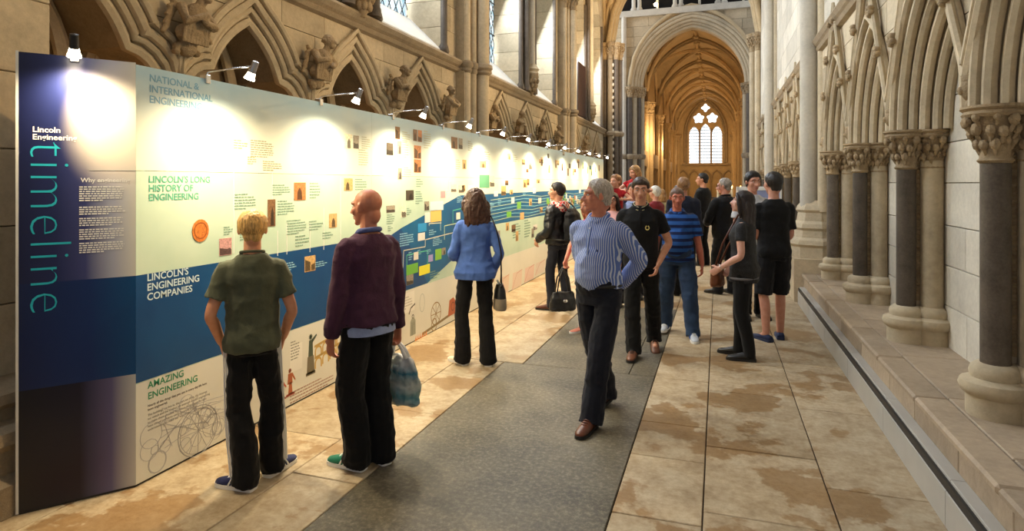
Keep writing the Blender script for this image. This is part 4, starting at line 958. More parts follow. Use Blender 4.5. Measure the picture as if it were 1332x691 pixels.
# ------------------------------------------------------------------ clip-on spotlights along the top of the display wall
GLOW = plain('halogen_glow', (1, .95, .85, 1), .4, emit=(1, .86, .6, 1), es=18)
LAMPC = (1.0, .80, .50)
def display_lamp(y, end_lamp=False):
    if end_lamp:
        s, _ = ep(97, 80); p = EA + ED * s; loc = (p.x, p.y, 2.40); rz = math.atan2(EN.y, EN.x); lab = 'black clip-on spotlight tilted up above the navy end board'; g = None; al = .16
    else: loc = (PX - .01, y, PTOP); rz = 0; lab = '%s slim arm spotlight along the display wall, counted from the navy end board' % ORD[LAMP_Y.index(y)]; g = 'arm spotlights along the display wall'; al = .38
    t = thing('clip_spotlight', lab, 'spotlight', loc, rz, g)
    MB().cbox(-.03, .025, -.02, .02, -.03, .025, .003).obj('clamp', M['chrome'], t)
    MB().tube([(0, 0, .02), (.02, 0, .045), (al, 0, .06)], .0055, 6).obj('arm', M['chrome'], t, True)
    ax = Matrix.Rotation(R(26), 3, 'Y')
    def rl(prof, n=14):
        mb = MB(); mb.lathe(prof, (0, 0, 0), n); mb.v = [tuple(ax @ Vector(v) + Vector((al, 0, .05))) for v in mb.v]; return mb
    rl([(.004, .045), (.020, .04), (.022, -.03), (.0225, -.035)]).obj('lamp_head', M['black'] if end_lamp else plain_head, t, True, ang=50)
    rl([(.022, -.032), (.028, -.06), (.034, -.075), (.033, -.08), (.0, -.079)]).obj('reflector', GLOW, t, True, ang=50)
    w = t.matrix_basis @ Vector((al - .045, 0, -.045)); 
    tg = t.matrix_basis @ Vector((al - .11, 0, -2.0))
    spot('spotlight_beam', w, tg, LAMP_W * (.55 if end_lamp else 1), LAMPC, 156, 1.0, .03)
plain_head = plain('satin_chrome_head', (.45, .45, .46, 1), .3, .9)
LAMP_W = 130
display_lamp(0, True)
LAMP_Y = [3.13 + k * 1.19 for k in range(13)]
for y in LAMP_Y[:12]: display_lamp(y)
# ------------------------------------------------------------------ people
def V3(*a): return Vector(a)
def ik(a, c, l1, l2, pole):
    a, c, pole = Vector(a), Vector(c), Vector(pole); d = c - a; L = min(d.length, (l1 + l2) * .999); dn = d.normalized()
    x = (l1 * l1 - l2 * l2 + L * L) / (2 * L); h = math.sqrt(max(l1 * l1 - x * x, 0)); p = pole - dn * pole.dot(dn); p.normalize()
    return a + dn * x + p * h, a + dn * L
def limb(mb, pts, rad, n=12, sub=4, flat=None, cut=False):
    """smooth tapered tube with round ends; flat=(axis, factor) squashes the section along axis"""
    pts = [Vector(p) for p in pts]; P_, Q_ = [], []
    for i in range(len(pts) - 1):
        p0, p1, p2, p3 = pts[max(i - 1, 0)], pts[i], pts[i + 1], pts[min(i + 2, len(pts) - 1)]
        for k in range(sub):
            t = k / sub; P_.append(.5 * ((2 * p1) + (p2 - p0) * t + (2 * p0 - 5 * p1 + 4 * p2 - p3) * t * t + (3 * p1 - p0 - 3 * p2 + p3) * t ** 3)); Q_.append(rad[i] + (rad[i + 1] - rad[i]) * t)
    P_.append(pts[-1]); Q_.append(rad[-1])
    d0 = (P_[0] - P_[1]).normalized(); d1 = (P_[-1] - P_[-2]).normalized()
    pre = [(P_[0] + d0 * Q_[0] * math.sin(a), Q_[0] * math.cos(a)) for a in (1.4, .95, .5)]; post = [(P_[-1] + d1 * Q_[-1] * math.sin(a), Q_[-1] * math.cos(a)) for a in (.5, .95, 1.4)]
    if cut: post = []
    al = pre + list(zip(P_, Q_)) + post
    n0 = len(mb.v); mb.tube([a for a, _ in al], [b for _, b in al], n)
    if flat:
        ax = Vector(flat[0]).normalized(); cs = [a for a, _ in al]
        for i in range(len(al)):
            for k in range(n):
                v = Vector(mb.v[n0 + i * n + k]); o = v - cs[i]; mb.v[n0 + i * n + k] = tuple(cs[i] + o - ax * o.dot(ax) * (1 - flat[1]))
def rings(mb, rs, n=20):
    """rs: (cx,cy,cz,rx,ry[,tiltx]) stacked ellipses"""
    v = []
    for r in rs:
        for k in range(n):
            a = 2 * math.pi * k / n; c, s = math.cos(a), math.sin(a); e = .82
            v.append((r[0] + r[3] * math.copysign(abs(c) ** e, c), r[1] + r[4] * math.copysign(abs(s) ** e, s), r[2] + (r[5] * s if len(r) > 5 else 0)))
    f = [(j * n + k, j * n + (k + 1) % n, (j + 1) * n + (k + 1) % n, (j + 1) * n + k) for j in range(len(rs) - 1) for k in range(n)]
    f += [tuple(range(n))[::-1], tuple((len(rs) - 1) * n + k for k in range(n))]
    mb.add(v, f)
def vnoise(p, seed=0):
    """trilinear value noise, p (n,3) -> (n,) in [-1,1]"""
    i = np.floor(p).astype(np.int64); f = p - i; f = f * f * (3 - 2 * f); out = 0
    def h(a): 
        x = (a[:, 0] * 73856093) ^ (a[:, 1] * 19349663) ^ (a[:, 2] * 83492791) ^ (seed * 2654435761)
        x = (x ^ (x >> 13)) * 1274126177 & 0x7fffffff; return (x % 10007) / 10007.0
    for dx in (0, 1):
        for dy in (0, 1):
            for dz in (0, 1):
                w = np.where(dx, f[:, 0], 1 - f[:, 0]) * np.where(dy, f[:, 1], 1 - f[:, 1]) * np.where(dz, f[:, 2], 1 - f[:, 2])
                out = out + w * h(i + np.array([dx, dy, dz]))
    return out * 2 - 1
SKIN = {}
def skin(c, rough=.5):
    if c not in SKIN:
        m, nt, b = nmat('skin_%d_%d_%d' % c); col = srgb(*c); n = noise(nt, coords(nt), 25, 3)
        nt.links.new(ramp(nt, n, [(.3, tuple(x * k for x, k in zip(col[:3], (.9, .8, .75))) + (1,)), (.7, col)]), b.inputs['Base Color']); b.inputs['Roughness'].default_value = rough
        b.inputs['Subsurface Weight'].default_value = .0; SKIN[c] = m
    return SKIN[c]
CLOTH = {}
def cloth(c, rough=.85, wv=220, name='cloth'):
    k = (c, rough, wv)
    if k not in CLOTH:
        m, nt, b = nmat('%s_%d_%d_%d' % ((name,) + c)); col = srgb(*c); p = coords(nt); n = noise(nt, p, 9, 4); n2 = noise(nt, p, wv, 2)
        nt.links.new(ramp(nt, n, [(.3, tuple(x * .78 for x in col[:3]) + (1,)), (.7, tuple(min(1, x * 1.15) for x in col[:3]) + (1,))]), b.inputs['Base Color']); b.inputs['Roughness'].default_value = rough
        b.inputs['Specular IOR Level'].default_value = .25; b.inputs['Sheen Weight'].default_value = .08; bump(nt, b, math_(nt, 'MULTIPLY_ADD', noise(nt, p, 22, 3), 3.0, n2), .35, .004); CLOTH[k] = m
    return CLOTH[k]
def banded(name, axis, freq, stops, rough=.8, phase=0.0):
    m, nt, b = nmat(name); sp = nt.nodes.new('ShaderNodeSeparateXYZ'); nt.links.new(coords(nt), sp.inputs[0])
    v = math_(nt, 'FRACT', math_(nt, 'MULTIPLY_ADD', sp.outputs[axis], freq, 50 + phase)); nt.links.new(ramp(nt, v, stops, 'CONSTANT'), b.inputs['Base Color']); b.inputs['Roughness'].default_value = rough
    b.inputs['Specular IOR Level'].default_value = .25; bump(nt, b, noise(nt, coords(nt), 160, 2), .2, .003); return m
HAIRM = {}
def hairm(c):
    if c not in HAIRM:
        m, nt, b = nmat('hair_%d_%d_%d' % c); col = srgb(*c); mp = nt.nodes.new('ShaderNodeMapping'); nt.links.new(coords(nt), mp.inputs[0]); mp.inputs['Scale'].default_value = (130, 130, 16)
        n = noise(nt, mp.outputs[0], 1, 3); nt.links.new(ramp(nt, n, [(.3, tuple(x * .45 for x in col[:3]) + (1,)), (.7, tuple(min(1, x * 1.3) for x in col[:3]) + (1,))]), b.inputs['Base Color'])
        b.inputs['Roughness'].default_value = .5; bump(nt, b, n, .6, .004); HAIRM[c] = m
    return HAIRM[c]
M['eye'] = plain('eye_white', (.75, .74, .72, 1), .3); M['iris'] = plain('iris', (.03, .02, .015, 1), .3); M['lip'] = plain('lips', srgb(172, 96, 88), .5)
MALE = [(.84, .135, .10, 0), (.93, .165, .112, -.008), (1.02, .155, .105, 0), (1.12, .15, .10, .006), (1.24, .158, .110, .008), (1.33, .166, .110, 0), (1.40, .145, .088, -.01), (1.44, .105, .07, -.012), (1.475, .066, .055, -.014)]
FEM = [(.84, .135, .105, 0), (.92, .172, .118, -.012), (1.02, .148, .10, 0), (1.11, .128, .092, .004), (1.22, .134, .096, .01), (1.31, .142, .096, .004), (1.375, .125, .078, -.008), (1.415, .09, .06, -.01), (1.45, .056, .048, -.012)]
def hand(mb, w, d, nrm, curl, side, k=1.0):
    """palm + four fingers + thumb. d: hand direction, nrm: palm normal, side: +1 when the thumb lies along +d x nrm"""
    d = Vector(d).normalized(); nrm = Vector(nrm); nrm = (nrm - d * nrm.dot(d)).normalized(); s = d.cross(nrm) * side
    w = Vector(w)
    limb(mb, [w - d * .02, w + d * .03, w + d * .085], [.025, .033, .036], 12, 3, (nrm, .48))
    for i, (o, L) in enumerate(((.028, .92), (.010, 1.0), (-.009, .95), (-.027, .78))):
        p = w + d * .085 + s * o; a = 0; pts = [p - d * .02, p]
        for j, sl in enumerate((.040, .026, .021)):
            a += curl * (.7, 1.0, .8)[j]; dd = d * math.cos(a) + nrm * math.sin(a); p = p + dd * sl * L; pts.append(p)
        limb(mb, pts, [.010, .0098, .0092, .0086, .0075], 8, 2)
    b = w + d * .025 + s * .028; t1 = (s * .75 + d * .65 + nrm * .25).normalized(); t2 = (s * .3 + d * .9 + nrm * (.3 + .4 * curl)).normalized()
    limb(mb, [w + d * .015 + s * .012, b, b + t1 * .035, b + t1 * .035 + t2 * .03], [.014, .013, .011, .009], 8, 2)
def person(label, pos, yaw, H, female=False, g=1.0, belly=0, feet=((-.1, 0, 8), (.1, 0, -8)), arms=None, head=(0, 0, 0), sk=(214, 160, 130), top=None, bottom=None, shoes=None, hair=None, lod=1, twist=0, z0=0, extra=None, lean=0.0, name='person', sit=False):
    k = H / 1.75; root = thing(name, label, 'person', (pos[0], pos[1], z0), R(yaw))
    T = FEM if female else MALE; sw = .145 if female else .168; sh_z = 1.36 if female else 1.375
    vox = (.0062, .0085, .013)[lod - 1 if lod > 0 else 0]; gv = (.0085, .011, .016)[lod - 1 if lod > 0 else 0]
    S = lambda v: Vector((v[0], v[1] + lean * max(v[2] - .9, 0), v[2]))
    arms = arms or {}; A = {}
    for sd, sg in (('L', -1), ('R', 1)):
        spec = arms.get(sd) or dict(w=(sg * .225, .03, .80), p=(sg * .3, -1, 0), d=(0, .12, -1), n=(-sg, 0, 0), c=.35)
        sh = S((sg * sw * (.5 + .5 * g), -.006, sh_z)); el, wr = ik(sh, S(spec['w']) if not spec.get('abs') else spec['w'], .285, .255, spec['p']); A[sd] = (sh, el, wr, spec, sg)
    LG = {}
    for (sd, sg), ft in zip((('L', -1), ('R', 1)), feet):
        lift = ft[3] if len(ft) > 3 else 0
        hp = Vector((sg * .088 * g, 0, .90)); an = Vector((ft[0], ft[1], .085 + lift)); fa = R(ft[2]); fwd = Vector((-math.sin(fa), math.cos(fa), 0))
        kn, an2 = ik(hp, an, .415, .405, fwd); LG[sd] = (hp, kn, an, fwd, sg, lift)
    hc = S((0, .012, 1.632 if not female else 1.612)); HM = Matrix.Rotation(R(head[0]), 3, 'Z') @ Matrix.Rotation(R(head[1]), 3, 'X') @ Matrix.Rotation(R(head[2]), 3, 'Y')
    hs = 1.0 if not female else .96
    if H < 1.4: hs *= 1.75 / H * (.84 + .1 * (H - 1))            # children have larger heads
    HP = lambda x, y, z: hc + HM @ (Vector((x, y, z)) * hs)
    # ---------------- skin body: one continuous mesh
    b = MB()
    rings(b, [(0, S((0, yo, z)).y, z, rx * (.5 + .5 * g) - .006, ry * (.5 + .5 * g) - .006) for z, rx, ry, yo in T])
    limb(b, [S((0, -.02, 1.40)), S((0, -.008, 1.49)), hc + HM @ Vector((0, -.012, -.05))], [.062, .054, .052] if not female else [.052, .045, .045])
    for sd in 'LR':
        sh, el, wr, sp, sg = A[sd]; ag = (.6 + .4 * g) * (.86 if female else 1)
        ag *= .88 if (top and top.get('sleeve', 1) >= 1) else 1; limb(b, [sh + Vector((-sg * .05, 0, 0)), sh, (sh + el) / 2 + Vector((0, .004, 0)), el, el + (wr - el) * .35, wr], [.052 * ag, .050 * ag, .045 * ag, .038 * ag, .040 * ag, .026])
        hand(b, wr, sp['d'], sp['n'], sp['c'], sp.get('th', 1) * sg)
        hp, kn, an, fwd, sg, lift = LG[sd]; lg = .5 + .5 * g
        if not sit:
            lq = .78 if (bottom and bottom.get('kind', 'trousers') == 'trousers') else 1.0; limb(b, [hp, (hp + kn) / 2, kn, kn + (an - kn) * .35 - fwd * .012, an], [.085 * lg * lq, .074 * lg * lq, .054 * lg * lq, .055 * lg * lq, .036])
            limb(b, [an, an + fwd * .05 - V3(0, 0, .045), an + fwd * .13 - V3(0, 0, .062)], [.036, .034, .024], 10, 3)
    for c, r in (((0, -.012, .03), (.0765, .095, .086)), ((0, .03, -.022), (.062, .064, .085)), ((0, .036, -.07), (.049, .05, .040)), ((0, .074, -.098), (.021, .019, .018)), ((.04, .06, -.022), (.026, .024, .03)), ((-.04, .06, -.022), (.026, .024, .03)), ((0, -.05, -.05), (.05, .045, .06))):
        b.ell(HP(*c), [x * hs for x in r], 16, 12, HM)
    limb(b, [HP(0, .088, .018), HP(0, .102, -.008), HP(0, .117, -.03)], [.009 * hs, .010 * hs, .0135 * hs], 8, 3)
    for s in (-1, 1):
        b.ell(HP(s * .013, .1, -.033), [.0115 * hs] * 3, 8, 6); b.ell(HP(s * .08, -.006, -.006), (.011 * hs, .021 * hs, .034 * hs), 10, 8, HM @ Matrix.Rotation(R(s * -20), 3, 'Z'))
        limb(b, [HP(s * .052, .070, .026), HP(s * .03, .084, .031), HP(s * .008, .088, .026)], [.010 * hs, .012 * hs, .009 * hs], 8, 3)
    limb(b, [HP(-.024, .082, -.057), HP(0, .0955, -.055), HP(.024, .082, -.057)], [.006, .0085, .006], 8, 3); limb(b, [HP(-.02, .080, -.069), HP(0, .0925, -.0695), HP(.02, .080, -.069)], [.006, .0095, .006], 8, 3)
    def mk(mb, nm, mat, parent=root, vx=None, post=None):
        mb.v = [(x * k, y * k, z * k) for x, y, z in mb.v]; me = mb.mesh(nm)
        if vx:
            o = mobj(nm, me, mat, parent); PENDING.append((o, vx, post or dict(smooth=2, amp=0))); return o
        return mobj(nm, me, mat, parent, True, ang=50)
    mk(b, 'body', skin(sk), vx=vox, post=dict(smooth=2, amp=.0))
    if lod <= 2:
        for s in (-1, 1):
            e = MB().ell(HP(s * .031, .0775, .006), [.0115 * hs, .0118 * hs, .0062 * hs], 10, 8, HM); eo = mk(e, 'eye', M['eye'])
            mk(MB().ell(HP(s * .031, .0885, .006), [.0048 * hs, .0025 * hs, .0055 * hs], 8, 6, HM), 'iris', M['iris'], eo)
            if hair:
                q = MB(); limb(q, [HP(s * .050, .078, .029), HP(s * .032, .0935, .036), HP(s * .012, .0965, .03)], [.003, .0042, .0034], 6, 3); mk(q, 'eyebrow', hairm(hair['c']))
        q = MB(); limb(q, [HP(-.022, .0865, -.0575), HP(0, .1025, -.0555), HP(.022, .0865, -.0575)], [.003, .0048, .003], 6, 3); limb(q, [HP(-.019, .085, -.068), HP(0, .1005, -.0695), HP(.019, .085, -.068)], [.003, .0055, .003], 6, 3); mk(q, 'lips', M['lip'])
    # ---------------- trousers, shorts, skirt
    if bottom and not sit:
        q = MB(); t = bottom.get('t', .014); wz = bottom.get('waist', 1.02)
        base = [r for r in T if r[0] < wz + .02]
        hm = top.get('hem', .93) if top else 2; tu = lambda z: t if z <= hm + .03 else min(t, -.003)
        rings(q, [(0, S((0, yo, min(z, wz))).y, min(z, wz), rx * (.5 + .5 * g) + tu(z), ry * (.5 + .5 * g) + tu(z)) for z, rx, ry, yo in base])
        kind = bottom.get('kind', 'trousers'); hw = bottom.get('hem', .075); kw = bottom.get('knee', .075); tw = bottom.get('thigh', .098)
        for sd in 'LR':
            hp, kn, an, fwd, sg, lift = LG[sd]; lg = .5 + .5 * g
            if kind == 'shorts': q2 = hp + (kn - hp) * 1.02; limb(q, [hp, (hp + kn) / 2, q2], [tw * lg, tw * .98 * lg, .095 * lg], cut=True)
            elif kind == 'skirt': q2 = hp + (kn - hp) * bottom.get('len', .45); limb(q, [hp, (hp + q2) / 2, q2], [tw * lg * 1.05, tw * lg * 1.1, tw * lg * 1.08])
            else:
                low = an + V3(0, 0, -.02) - fwd * .015; mid = (kn + low) / 2 - fwd * .008
                limb(q, [hp, (hp + kn) / 2, kn, mid, low + (mid - low) * .15, low - V3(0, 0, .03) + fwd * .012], [tw * lg * .84, (tw + kw) / 2 * lg, kw * lg, (kw + hw) / 2, hw, hw * 1.04], cut=True)
        if belly: q.ell((0, .05, 1.0), (.15 * g, .085 + belly * .7, .12), 14, 10)
        po = mk(q, {'shorts': 'shorts', 'skirt': 'skirt'}.get(kind, 'trousers'), bottom['m'], vx=gv, post=dict(smooth=2, amp=bottom.get('amp', .007), freq=9, aniso=(1, 1, 1.5)))
        if bottom.get('stripes'):
            for sd in 'LR':
                hp, kn, an, fwd, sg, lift = LG[sd]; out = Vector((sg, 0, 0)); lg = .5 + .5 * g
                for j in (-1, 0, 1):
                    st_ = MB(); o_ = fwd * (.016 * j)
                    pts = [hp + out * (tw * lg - .003) + o_ + V3(0, 0, .03), (hp + kn) / 2 + out * ((tw + kw) / 2 * lg - .003) + o_, kn + out * (kw * lg - .003) + o_, (kn + an) / 2 + out * ((kw + hw) / 2 - .003) + o_ - fwd * .008, an + out * (hw - .003) + o_ - fwd * .015]
                    limb(st_, pts, [.0052] * 5, 6, 4); mk(st_, 'side_stripe', M['white'], po)
        if bottom.get('belt'):
            q = MB(); rr = [r for r in T if r[0] == 1.02][0]; n = 40
            for j, (zz, rx) in enumerate(((.985, 0),)):
                pts = [(math.cos(2 * math.pi * i / n) * (rr[1] * (.5 + .5 * g) + .013), math.sin(2 * math.pi * i / n) * (rr[2] * (.5 + .5 * g) + .015 + belly * .6 * max(0, math.sin(2 * math.pi * i / n))) + S((0, 0, 1)).y, zz) for i in range(n)]
                q.tube(pts, .014, 8, True)
            mk(q, 'belt', M['black'])
    # ---------------- top
    if top:
        q = MB(); t = top.get('t', .016); hz = top.get('hem', .93); fl = top.get('flare', .012)
        TT = [(hz,) + tuple(np.interp(hz, [r[0] for r in T], [r[j] for r in T]) for j in (1, 2, 3))] + [r for r in T if r[0] > hz + .02]
        rs = [(0, S((0, yo, z)).y, z, rx * (.5 + .5 * g) + t + (fl if i == 0 else fl * .5 if i == 1 else 0), ry * (.5 + .5 * g) + t + (fl if i == 0 else fl * .5 if i == 1 else 0)) for i, (z, rx, ry, yo) in enumerate(TT)]
        rings(q, rs)
        if belly: q.ell((0, .055, 1.10), (.15 * g, .10 + belly, .20), 16, 12)
        if female:
            for s in (-1, 1): q.ell(S((s * .065, .075, 1.255)), (.068, .06, .07), 12, 8)
        sl = top.get('sleeve', 1.0); sr = top.get('sr', .014)
        for sd in 'LR':
            sh, el, wr, sp, sg = A[sd]; ag = (.6 + .4 * g) * (.86 if female else 1)
            if sl <= 0: continue
            if sl < 1: e2 = sh + (el - sh) * sl * 1.0; limb(q, [sh + V3(-sg * .06, 0, 0), sh, (sh + e2) / 2, e2], [.046 * ag + sr, .047 * ag + sr, .048 * ag + sr, .048 * ag + sr + .006], cut=True)
            else:
                w2 = wr - (wr - el).normalized() * (.0 if sl < 2 else .12); limb(q, [sh + V3(-sg * .06, 0, 0), sh, (sh + el) / 2, el, (el + w2) / 2, w2], [.046 * ag + sr, .047 * ag + sr, .045 * ag + sr, .041 * ag + sr, .038 * ag + sr, .028 + sr * .8], cut=True)
        to = mk(q, top.get('name', 'shirt'), top['m'], vx=gv, post=dict(smooth=2, amp=top.get('amp', .007), freq=top.get('freq', 8), aniso=(1, 1, 1)))
        ch = top.get('collar')
        if ch:
            q = MB(); n = 28; rr = .068 if not female else .058; zz = 1.487 if not female else 1.468; pts = []
            for i in range(n + 1):
                a = R(105 + 330 * i / n) - R(0); c_, s_ = math.cos(a), math.sin(a); fr = max(0, s_)
                pts.append(S((rr * 1.02 * c_, rr * .98 * s_ - .008 + .014 * fr, zz - .045 * fr + .01 * max(0, -s_))))
            limb(q, [Vector(p) for p in pts], [top.get('cr', .0165)] * len(pts), 8, 1); mk(q, 'collar', top.get('cm', top['m']), to)
            if top.get('tip'):
                q = MB(); limb(q, [p + V3(0, 0, .016) for p in pts], [.0045] * len(pts), 6, 1); limb(q, [p + V3(0, 0, -.012) + (p - S((0, -.008, p.z))).normalized() * .014 for p in pts], [.003] * len(pts), 6, 1); mk(q, 'collar_tipping', top['tip'], to)
        if top.get('placket'):
            q = MB(); limb(q, [S((0, .105 + (belly * .4), 1.40)), S((0, .133 + belly * .6, 1.30)), S((0, .13 + belly, 1.2))], [.011, .011, .010], 8, 3, ((0, 1, 0), .5)); mk(q, 'placket', top.get('cm', top['m']), to)
        if top.get('under'):                                      # shirt tail below the hem
            q = MB(); r0 = rs[0]; rings(q, [(0, r0[1], hz - .055, r0[3] - .012, r0[4] - .008), (0, r0[1], hz + .03, r0[3] - .02, r0[4] - .016)]); mk(q, 'shirt_tail', top['under'], to)
        if top.get('cuff'):
            for sd in 'LR':
                sh, el, wr, sp, sg = A[sd]; q = MB(); dd = (wr - el).normalized(); limb(q, [wr - dd * .03, wr - dd * .005], [.044, .043], 10, 2); mk(q, 'cuff', top['cuff'], to)
    # ---------------- shoes
    if shoes and not sit:
        st_ = shoes.get('kind', 'shoe')
        for sd in 'LR':
            hp, kn, an, fwd, sg, lift = LG[sd]; fr = Vector((fwd.y, -fwd.x, 0)); pit = R(shoes.get('pitch', {}).get(sd, 0)); up = V3(0, 0, 1)
            f2 = fwd * math.cos(pit) - up * math.sin(pit); u2 = up * math.cos(pit) + fwd * math.sin(pit)
            og = Vector((an.x, an.y, lift)); L = lambda x, y, z: og + fr * x + f2 * y + u2 * z
            prof = [(-.07, .035, .030, .030), (-.06, .042, .037, .040), (-.02, .048, .040, .047), (.03, .048, .041, .046), (.08, .040, .044, .036), (.13, .033, .046, .027), (.17, .029, .042, .022), (.20, .025, .028, .017), (.208, .023, .012, .010)]
            if st_ == 'flat': prof = [(y, z * .8, a, h * .75) for y, z, a, h in prof]
            q = MB(); n = 14; vv = []
            for y, z, a, h in prof:
                for i in range(n): t_ = 2 * math.pi * i / n; vv.append(L(a * math.cos(t_), y, max(.012, z + h * math.sin(t_))))
            q.add(vv, [(j * n + i, j * n + (i + 1) % n, (j + 1) * n + (i + 1) % n, (j + 1) * n + i) for j in range(len(prof) - 1) for i in range(n)] + [tuple(range(n)), tuple((len(prof) - 1) * n + i for i in range(n))])
            if st_ != 'flat': limb(q, [L(0, -.012, .055), L(0, -.008, .095 if st_ != 'boot' else .2)], [.044, .042], 12, 2)
            so = mk(q, 'shoe', shoes['m'])
            q = MB(); ol = [(-.078, .02), (-.07, .036), (-.02, .042), (.05, .041), (.12, .048), (.17, .045), (.20, .032), (.215, .012)]; pts = [(x, y) for y, x in ol] + [(-x, y) for y, x in ol[::-1]]
            q.prism(pts, lambda x, y, z: L(x, y, z), .0, .024); mk(q, 'sole', shoes.get('sole', M['black']), so)
            if shoes.get('stripe'):
                for s2 in (-1, 1):
                    for j in range(3):
                        q = MB(); y = .02 + j * .028; limb(q, [L(s2 * .044, y + .012, .026), L(s2 * .046, y, .045), L(s2 * .030, y - .014, .078)], [.0055] * 3, 6, 3); mk(q, 'stripe', shoes['stripe'], so)
            if shoes.get('lace'):
                q = MB()
                for j in range(4): y = .045 + j * .02; q.tube([L(-.022, y, .088 - j * .008), L(0, y + .003, .097 - j * .009), L(.022, y, .088 - j * .008)], .004, 6)
                mk(q, 'laces', shoes['lace'], so)
    # ---------------- hair
    if hair:
        st_ = hair.get('kind', 'short'); th = hair.get('th', .012) * .8; q = MB(); n, m = 40, 26; vv = []; ff = []
        fz = hair.get('front', .080); bz = hair.get('back', -.07); sz = hair.get('side', -.012)
        xs = [-.11, -.06, -.02, .0, .03, .06, .095]; zs_ = [bz, bz, (bz + sz) / 2, sz, sz + .03, fz - .012, fz]
        for j in range(m + 1):
            ph = math.pi * .86 * j / m
            for i in range(n):
                a = 2 * math.pi * i / n; dx, dy, dz = math.sin(ph) * math.cos(a), math.sin(ph) * math.sin(a), math.cos(ph)
                p = Vector((dx * .0775, dy * .096 - .012, dz * .087 + .03)); zm = float(np.interp(p.y, xs, zs_)); dd = p.z - zm
                s_ = min(1, max(-1, dd / .045)); off = th * s_ ** .6 if s_ > 0 else .012 * s_
                if hair.get('quiff') and p.y > .03 and p.z > .06: off += hair['quiff'] * min(1, (p.y - .03) / .04)
                p = p + Vector((dx, dy, dz)) * (off + .003 * s_); vv.append(HP(*p))
        ff = [(j * n + i, j * n + (i + 1) % n, (j + 1) * n + (i + 1) % n, (j + 1) * n + i) for j in range(m) for i in range(n)] + [tuple(range(n)), tuple(m * n + i for i in range(n))[::-1]]
        q.add(vv, ff); q.ell(HP(0, -.055, -.038 + (.0 if bz < -.065 else .012)), [.060 * hs, .048 * hs, .054 * hs], 16, 10, HM)
        if st_ in ('bob', 'long'):
            Lh = hair.get('len', .30); w = hair.get('w', .10); vo = hair.get('vol', 1.0); nst = 30; rr_ = random.Random(int(H * 1000))
            # hair falls with gravity from the turned head
            rs = [(0, -.02, .06, .085, .085), (0, -.03, .0, .092, .08), (0, -.045, -.06, w, .066), (0, -.06, -.06 - Lh * .4, w * 1.06, .056), (0, -.065, -.06 - Lh * .75, w * 1.0, .05), (0, -.065, -.06 - Lh, w * .8, .034)]
            rs = [(r[0], r[1], r[2], r[3] * (1 + (vo - 1) * min(1, max(0, (.06 - r[2]) / .12))), r[4] * (1 + (vo - 1) * .6)) for r in rs]; q2 = MB(); rings(q2, rs, 24); q.add([HP(*v) if v[2] > -.1 else hc + Matrix.Rotation(R(head[0]), 3, 'Z') @ (Vector(v) * hs) for v in q2.v], q2.f)
            for i in range(nst):
                a = R(200 + 140 * i / (nst - 1)); x0, y0 = .085 * math.cos(a) * 1.05, .08 * math.sin(a) - .02
                e = Lh * rr_.uniform(.9, 1.12); pts = [HP(x0 * .9, y0 + .01, .03)] + [hc + Matrix.Rotation(R(head[0]), 3, 'Z') @ (Vector((x0 * vo * (1.08 + .12 * f_) + .012 * math.sin(f_ * 7 + i), y0 * (1 - .15 * f_) - .012 - .015 * math.sin(f_ * 5 + i), -.05 - e * f_)) * hs) for f_ in (0, .33, .66, 1)]
                limb(q, pts, [.012, .015, .014, .012, .006], 6, 3)
            for s in (-1, 1):
                limb(q, [HP(s * .03, .07, .085), HP(s * .07, .055, .05), HP(s * .086 * vo, .03, -.02), HP(s * .09 * vo, .01, -.09), HP(s * .088 * vo, -.01, -.16)], [.014, .02, .022, .02, .012], 8, 3)
        mk(q, 'hair', hairm(hair['c']), vx=.006 if lod <= 2 else .010, post=dict(smooth=1, amp=hair.get('amp', .003), freq=hair.get('freq', 38), aniso=(1, 1, .35)))
    if extra: extra(dict(root=root, k=k, A=A, L=LG, HP=HP, S=S, mk=mk, T=T, HM=HM, hc=hc))
    return root, dict(k=k, A=A, L=LG, hc=hc, S=S)
def W(root, k, p):
    """person-local (1.75 m figure) point -> world"""
    a = root.rotation_euler[2]; x, y, z = p[0] * k, p[1] * k, p[2] * k
    return Vector((root.location.x + math.cos(a) * x - math.sin(a) * y, root.location.y + math.sin(a) * x + math.cos(a) * y, root.location.z + z))
